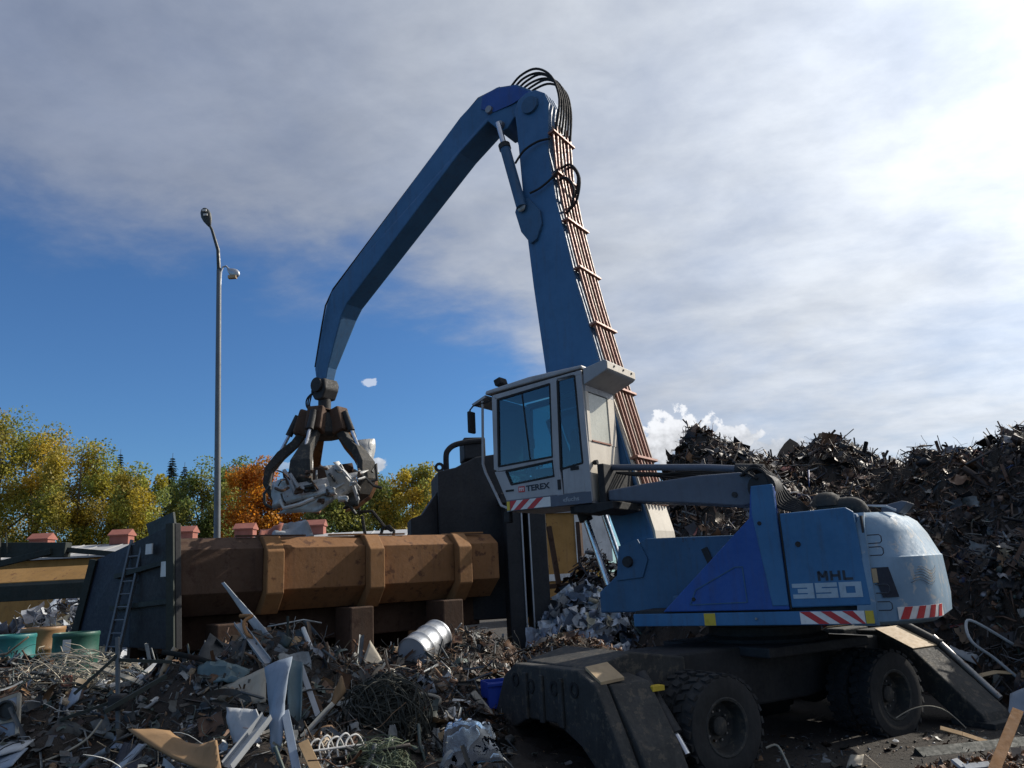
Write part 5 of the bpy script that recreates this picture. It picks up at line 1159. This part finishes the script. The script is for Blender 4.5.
# ------------------------------------------------------------------ foreground pieces one can pick out
S_sheet('tapered_strip', 'long pale tapered sheet strip pointing up in front of the rusty box', 'scrap strip', [(262, 640, .1), (273, 638, .0), (224, 582, .55), (222, 583, .6)], PGREY, .01, .012, (4, 8))
S_sheet('wood_offcut', 'short tan wooden offcut in the dark below the rusty box', 'board', [(221, 626, 0), (243, 624, .1), (241, 620, .2), (221, 621, .2)], WOOD, .0, .03, (2, 2))
S_channel('angle_rail', 'grey steel rail leaning under the pale tapered strip', 'steel rail', (268, 664, -.1), (238, 624, .5), PGREY, .09, .05)
S_bar('rusty_brace', 'rusty orange twisted brace wrapped around the grey rail', 'scrap bar', [(262, 652, -.1), (256, 640, 0), (247, 634, 0), (244, 622, .1), (252, 616, .2), (240, 616, .3)], RUSTL, .022)
S_sheet('black_bumper', 'black curved plastic panel beside the grey rail', 'plastic panel', [(196, 664, 0), (240, 668, -.1), (248, 640, .2), (210, 634, .4)], BLACKP, .03, .02, bend=.12)
S_sheet('crumpled_cloth', 'crumpled grey-green insulation mat under the black plastic panel', 'mat', [(196, 680, .1), (244, 690, 0), (250, 670, .2), (200, 664, .3)], TGREY, .08, .03, (12, 7))
S_sheet('beige_panel', 'flat beige grey panel left of the tall blue-grey sheet', 'panel', [(216, 710, .1), (266, 702, 0), (266, 668, .25), (214, 690, .4)], BEIGE, .008, .015)
S_sheet('tall_sheet', 'tall blue-grey metal sheet standing upright in the loose scrap', 'metal sheet', [(272, 752, -.1), (281, 752, -.15), (291, 656, .3), (265, 668, .35)], BGREY, .03, .012, (5, 10))
S_sheet('curved_sheet', 'dark teal curved sheet right behind the tall blue-grey sheet', 'metal sheet', [(288, 730, .05), (301, 722, .05), (303, 662, .35), (288, 658, .35)], TGREY, .01, .012, (8, 8), bend=.05)
S_sheet('white_crumpled_sheet', 'white crumpled sheet in front of the beige grey panel', 'metal sheet', [(234, 752, 0), (262, 742, -.1), (258, 710, .15), (228, 708, .25)], PGREY, .04, .012, (9, 8))
S_channel('bent_gutter', 'pale grey bent gutter crossing the white crumpled sheet', 'gutter', (228, 768, -.25), (268, 718, .1), PGREY, .10, .06)
S_sheet('brown_board', 'large curved brown board at the bottom of the heap', 'board', [(128, 730, .25), (222, 775, -.25), (216, 742, .0), (170, 732, .3)], CARD, .015, .02, (8, 5), bend=.06)
S_bar('blue_post', 'slim blue-grey post beneath the tall blue-grey sheet', 'post', [(297, 772, -.1), (285, 712, .25)], BGREY, flat=(.07, .05))
S_bar('wood_lath', 'tan wooden lath left of the white wire basket', 'wood lath', [(318, 775, -.1), (303, 742, .1)], WOOD, flat=(.09, .025))
S_bar('white_tube', 'short white tube leaning in the scrap below the rusty box', 'tube', [(312, 650, 0), (303, 628, .15)], WHITE, .028)
S_sheet('tan_offcut', 'tan wooden offcut beside the short white tube', 'board', [(289, 648, 0), (299, 648, 0), (303, 638, .15), (295, 637, .15)], WOOD, 0, .03, (2, 2))
S_bar('thin_rod', 'thin dark rod standing upright near the tan offcut', 'rod', [(288, 650, 0), (288, 616, .05)], OLIVE, .016)
S_bar('long_lath', 'long grey lath leaning right of the dark teal sheet', 'lath', [(318, 716, -.1), (300, 664, .2)], PGREY, flat=(.06, .02))
# white wire basket
wb_ = hit(335, 762); wo = (wb_[0], wb_[1], wb_[2]); wbk = empty('wire_basket', wo, .4, 'white bent wire basket frame at the bottom of the heap', 'wire frame')
for k in range(5): MB().tube(spline([(-.17+.07*k, -.1, -.05), (-.22+.08*k, .02, .14), (-.15+.085*k, .06, .20+.02*(k % 2)), (-.10+.09*k, .10, .14), (-.02+.09*k, .2, -.06)]), .009, 6).build('wire_hoop', WHITE, wbk, smooth=True)
MB().tube([(-.2, -.02, .12), (.24, -.02, .12)], .011, 6).build('cross_wire', WHITE, wbk)
# galvanised drum lying on its side
dp_ = hit(420, 662); ax = Vector((.42, .86, .28)).normalized(); base_ = Vector(at(412, 655, dp_[1]-.1))
dd = drum('steel_drum', 'shiny galvanised drum lying tilted on the brown scrap', tuple(base_), GALV, r=.27, h=.78, lid_mat=PGREY)
dd.rotation_euler = ax.to_track_quat('Z', 'Y').to_euler()
S_sheet('grey_plate', 'square grey plate standing on edge left of the galvanised drum', 'metal plate', [(362, 664, 0), (376, 672, -.05), (384, 664, .1), (370, 640, .3)], BEIGE, .01, .015)
S_bar('bent_white_tube', 'white tube bent square beside the square grey plate', 'bent tube', [(342, 650, 0), (341, 634, .1), (344, 631, .1), (358, 641, .1), (362, 655, .0)], PGREY, .018)
S_sheet('dark_blue_panel', 'small dark blue panel behind the bent white tube', 'panel', [(340, 640, 0), (352, 642, 0), (356, 629, .1), (344, 625, .15)], NAVY, .01, .012)
S_bar('bright_strip', 'bright crumpled metal strip left of the galvanised drum', 'metal strip', [(376, 640, 0), (390, 637, .05), (400, 632, .1), (416, 632, .1)], SILVER, flat=(.10, .012))
S_sheet('flat_tray', 'flat grey tray in front of the galvanised drum', 'tray', [(413, 692, 0), (437, 693, 0), (431, 677, .25), (420, 675, .25)], BGREY, .004, .02, (3, 3))
S_bar('cream_tube', 'cream bent tube in front of the flat grey tray', 'bent tube', [(410, 692, .2), (434, 696, .1), (440, 701, .05), (428, 712, 0)], BEIGE, .02)
S_bar('white_pipe', 'short fat white pipe beside the blue crate', 'pipe', [(453, 704, .05), (470, 706, 0)], WHITE, .065, seg=12)
S_sheet('white_lump', 'white broken shell under the short fat white pipe', 'broken shell', [(444, 718, 0), (456, 718, 0), (455, 709, .1), (446, 711, .1)], WHITE, .03, .02, (5, 5), bend=.05)
S_sheet('green_board', 'dark green board below the cream bent tube', 'board', [(424, 730, 0), (436, 730, 0), (437, 711, .1), (424, 713, .1)], OLIVE, .0, .02, (2, 2))
S_bar('narrow_plank', 'narrow grey plank leaning towards the blue crate', 'plank', [(492, 716, -.05), (473, 692, .2)], BEIGE, flat=(.08, .02))
S_sheet('clear_sheet', 'crumpled clear blue plastic sheet on the ground before the stabiliser', 'plastic sheet', [(440, 772, -.1), (505, 765, -.1), (492, 724, .4), (446, 722, .4)], FILM, .06, .006, (14, 10))
S_sheet('rough_board', 'rough brown broken board left of the dark wire tangle', 'board', [(328, 716, 0), (346, 690, .1), (342, 676, .2), (335, 690, .15)], CARD, .02, .03, (4, 4))
# blue crate
bc = hit(500, 706); ce = empty('plastic_crate', (bc[0]+.02, bc[1], bc[2]-.02), .35, 'bright blue plastic crate beside the stabiliser plate', 'crate')
for (c_, d_) in (((0, 0, .03), (.42, .32, .02)), ((0, -.16, .18), (.42, .015, .30)), ((0, .16, .18), (.42, .015, .30)), ((-.21, 0, .18), (.015, .335, .30)), ((.21, 0, .18), (.015, .335, .30))): MB().box(c_, d_).build('side' if c_[2] > .1 else 'bottom', BLUEP, ce, bevel=.005)
MB().box((0, -.172, .30), (.46, .03, .04)).build('rim', BLUEP, ce, bevel=.006)
# dark wire tangles
def tangle(name, label, c, rad, n, mat, r=.006, seed=1, flat=.8):
    rr = np.random.RandomState(seed); m = MB()
    for i in range(n):
        p = rr.normal(size=3); p = p/np.linalg.norm(p)*rr.uniform(.3, 1)**.5; a = rr.normal(size=3); a /= np.linalg.norm(a); b = np.cross(a, rr.normal(size=3)); b /= np.linalg.norm(b); cv = rr.uniform(.25, .7); pts = []
        t0 = rr.uniform(0, 6); sp_ = rr.uniform(1.2, 4.0)
        for k in range(9):
            t = t0+sp_*k/8; q = p*.55+(a*math.cos(t)+b*math.sin(t))*cv; pts.append(tuple(q*np.array([rad[0], rad[1], rad[2]])))
        m.tube(pts, r, 3, False)
    return tag(m.build(name, mat, loc=tuple(c)), label, 'wire tangle')
tp = hit(385, 735); tangle('wire_tangle', 'big dark bushy tangle of fine wire in front of the drum', (tp[0], tp[1]+.1, tp[2]+.12), (.46, .38, .50), 1300, WIRED, .006, 4)
tp = hit(380, 766); tangle('wire_tangle', 'greenish tangle of fine wire at the foot of the dark one', (tp[0], tp[1], tp[2]+.03), (.34, .26, .22), 320, WIREG, .004, 6)
tp = hit(62, 690); tangle('wire_tangle', 'loose pale wire tangle in front of the oil drums', (tp[0], tp[1]+.2, tp[2]+.12), (.85, .5, .42), 150, WIREP, .005, 8)
tp = hit(100, 668); tangle('wire_tangle', 'small pale wire tangle below the ladder foot', (tp[0], tp[1], tp[2]+.1), (.30, .25, .28), 60, WIREP, .005, 9)
tp = hit(470, 615); tangle('wire_tangle', 'rusty curled wire heap at the foot of the shear tower', (tp[0], tp[1], tp[2]+.22), (.7, .4, .45), 110, PIPE, .012, 12)
tp = hit(372, 628); tangle('wire_tangle', 'grey springy wire between the two rusty blocks', (tp[0], tp[1], tp[2]+.18), (.28, .2, .34), 26, WIREP, .007, 13)
# left: picture panel, boards, dark stand
pp = S_sheet('framed_panel', 'grey panel with a pale frame and dark round window at the left edge', 'panel', [(-6, 742, 0), (17, 734, 0), (19, 694, .2), (-6, 703, .2)], BGREY, .002, .02, (3, 3))
def fr_bar(a, b): 
    Y0 = hit(17, 742)[1]; p, q = Vector(at(a[0], a[1], Y0+a[2]-.03)), Vector(at(b[0], b[1], Y0+b[2]-.03)); o = Vector(pp.location); MB().bar(p-o, q-o, .035, .03, (0, -1, .2)).build('frame_bar', BEIGE, pp)
fr_bar((17.5, 734, 0), (19.5, 694, .2)); fr_bar((-6, 703, .2), (19.5, 694, .2)); fr_bar((-6, 724, .06), (17, 719, .06))
Y0 = hit(17, 742)[1]; q = at(7, 710, Y0+.02); MB().lathe([(.001, 0), (.10, 0), (.10, -.03), (.08, -.03), (.075, -.005)], tuple(Vector(q)-Vector(pp.location)), 'y', 18).build('round_window', BLACKP, pp)
S_sheet('pale_board', 'pale grey board lying flat below the framed grey panel', 'board', [(-5, 756, -.2), (22, 750, -.1), (44, 733, .4), (0, 738, .4)], PGREY, .006, .02, (4, 3))
S_sheet('blue_flat_sheet', 'blue-grey flat sheet beneath the pale grey board', 'metal sheet', [(-5, 772, -.2), (12, 766, -.2), (28, 748, .2), (-5, 756, .2)], BGREY, .006, .012, (4, 3))
sd = hit(118, 735); se = empty('dark_stand', tuple(sd), 0, 'dark steel frame stand with a tall upright bar', 'stand')
def SQ(px, py, dy=0.0): p = at(px, py, sd[1]+dy); return Vector(p)-Vector(sd)
for a, b, w in (((118, 738, 0), (117.5, 637, 0), .035), ((118, 660, 0), (172, 662, .25), .035), ((74, 694, -.2), (118, 655, 0), .03), ((104, 712, -.2), (166, 676, .2), .045), ((118, 700, 0), (60, 720, -.2), .03)): MB().bar(SQ(*a), SQ(*b), w, w).build('bar', OLIVE if a[1] != 738 else LAMPG, se)
MB().box(SQ(118, 702), (.16, .16, .16)).build('joint', DARK, se, bevel=.03)
S_channel('pale_rail', 'broad pale grey rail leaning behind the dark stand', 'steel rail', (124, 666, .1), (140, 642, .5), PGREY, .14, .05)
S_bar('pale_batten', 'long pale slat crossing behind the dark stand', 'slat', [(144, 684, 0), (91, 664, .2)], BEIGE, flat=(.06, .02))
S_sheet('white_scrap_sheet', 'small white sheet just left of the dark stand', 'metal sheet', [(94, 688, 0), (126, 690, 0), (122, 681, .15), (100, 680, .15)], WHITE, .02, .012)
S_bar('white_batten', 'white slat lying right of the dark stand', 'slat', [(134, 682, 0), (158, 662, .3)], WHITE, flat=(.07, .02))
S_bar('short_batten', 'short brown slat right of the white slat', 'slat', [(148, 678, 0), (133, 662, .2)], BEIGE, flat=(.05, .02))
S_sheet('blue_wedge', 'blue-grey wedge shaped panel left of the dark stand', 'panel', [(64, 712, 0), (78, 700, 0), (82, 690, .2), (73, 688, .2)], BGREY, .004, .015, (3, 3))
fl_ = S_bar('flange_rod', 'thin rod with a square rusty flange left of the dark stand', 'rod', [(116, 693, 0), (70, 682, -.1)], OLIVE, .014)
q_ = Vector(at(67, 681, hit(116, 693)[1]-.1))-Vector(fl_.location)
for a, b in (((-.05, 0, -.05), (.05, 0, -.05)), ((.05, 0, -.05), (.05, 0, .05)), ((.05, 0, .05), (-.05, 0, .05)), ((-.05, 0, .05), (-.05, 0, -.05))): MB().bar(q_+Vector(a), q_+Vector(b), .022, .022, (0, 1, 0)).build('flange_bar', PIPE, fl_)
S_bar('pale_wire_rod', 'long thin pale bent rod lying before the dark stand', 'rod', [(42, 762, 0), (66, 752, .1), (88, 738, .2), (102, 720, .3)], WIREP, .011)
S_sheet('mesh_panel', 'speckled blue-grey panel right below the dark stand', 'panel', [(110, 748, 0), (122, 750, 0), (132, 728, .3), (122, 722, .3)], BGREY, .004, .012, (3, 3))
S_sheet('blue_sheet', 'dull blue sheet at the bottom edge left of the brown board', 'metal sheet', [(108, 775, -.1), (140, 775, -.1), (142, 748, .3), (124, 742, .3)], NAVY, .01, .012)
S_bar('blue_batten', 'blue-grey slat on the dull blue sheet', 'slat', [(118, 770, -.15), (142, 745, .1)], BGREY, flat=(.07, .03))
# right bottom corner
S_bar('curved_tan_strip', 'curved tan metal strip curling in at the right edge', 'metal strip', [(972, 682, 0), (982, 675, 0), (996, 672, .05), (1012, 673, .1), (1034, 677, .15)], SAND, flat=(.07, .012), base=(1020, 690))
S_bar('rusty_flat_bar', 'rusty orange flat bar leaning in the bottom right corner', 'flat bar', [(992, 775, -.2), (1018, 710, .3)], RUSTL, flat=(.085, .02))
S_bar('green_beam', 'dark green beam lying across the bottom right corner', 'beam', [(918, 756, 0), (1034, 744, .3)], OLIVE, flat=(.14, .10))
S_sheet('grey_corner_panel', 'light grey panel at the right edge above the green beam', 'panel', [(1008, 716, 0), (1034, 716, 0), (1034, 684, .2), (1010, 694, .2)], BGREY, .01, .015)
S_sheet('crushed_oval_sheet', 'crushed oval grey sheet behind the counterweight', 'metal sheet', [(930, 642, 0), (958, 638, 0), (966, 620, .3), (932, 624, .3)], PGREY, .05, .012, (9, 7))
S_sheet('long_grey_sheet', 'long narrow grey sheet below the crushed oval sheet', 'metal sheet', [(948, 650, .2), (984, 668, 0), (976, 656, .1), (950, 645, .3)], PGREY, .03, .012, (8, 4))
S_bar('bent_rail', 'long pale rail bent to an open loop against the scrap mountain', 'bent rail', [(1020, 680, 0), (994, 658, .1), (972, 642, .1), (966, 624, .3), (975, 622, .3), (1016, 646, .2)], PGREY, .022)
S_bar('tan_lath', 'tan splintered lath lying in front of the rear stabiliser', 'lath', [(940, 728, .1), (962, 734, 0), (992, 744, -.1)], WOOD, flat=(.07, .015))
S_bar('pale_bracket', 'pale bent bracket at the bottom edge near the green beam', 'bracket', [(954, 760, 0), (964, 768, -.1), (990, 765, -.1)], PGREY, flat=(.06, .03))
S_bar('thin_wire', 'thin wire arching over the ground near the rear wheel', 'wire', [(896, 718, 0), (912, 709, 0), (930, 706, 0), (948, 712, 0), (966, 728, 0)], WIREP, .006, base=(966, 735))
S_sheet('leaf_scrap', 'small pale crumpled plate in the shade before the rear wheel', 'metal plate', [(846, 768, 0), (862, 766, 0), (864, 754, .1), (850, 756, .1)], BEIGE, .02, .01)
S_bar('crooked_rod', 'crooked pale rod on the dark ground before the front wheel', 'rod', [(790, 770, 0), (778, 746, .1), (766, 748, .1)], WIREP, .012)
# small background bits seen beneath the cab
tr = empty('trestle', (*at(556, 590, 24)[:2], 0), .2, 'rusty steel trestle frame seen beneath the raised cab', 'trestle'); tx = at(556, 590, 24)
for a, b in (((-.62, 0, 0), (-.25, 0, 3.6)), ((.30, 0, 0), (-.10, 0, 3.5)), ((.85, 0, 0), (.85, 0, 3.6)), ((-.6, 0, 1.7), (.9, 0, 1.75))): MB().bar(a, b, .14, .14).build('leg' if a[2] == 0 else 'cross_bar', RUSTD, tr)
hs = empty('site_cabin', (2.2, 38, 0), .15, 'cream site cabin with a white panel seen beneath the raised cab', 'cabin')
MB().box((-.6, 0, 2.4), (3.4, 3, 4.8)).build('wall', OCHRE, hs); MB().box((1.0, -1.53, 3.6), (1.7, .05, 2.2)).build('white_panel', WHITE, hs); MB().box((-.6, 0, 4.86), (3.7, 3.3, .10)).build('roof', ROOFG, hs)
MB().box((-.6, -1.55, 1.9), (3.2, .08, .3)).build('rail', WHITE, hs)
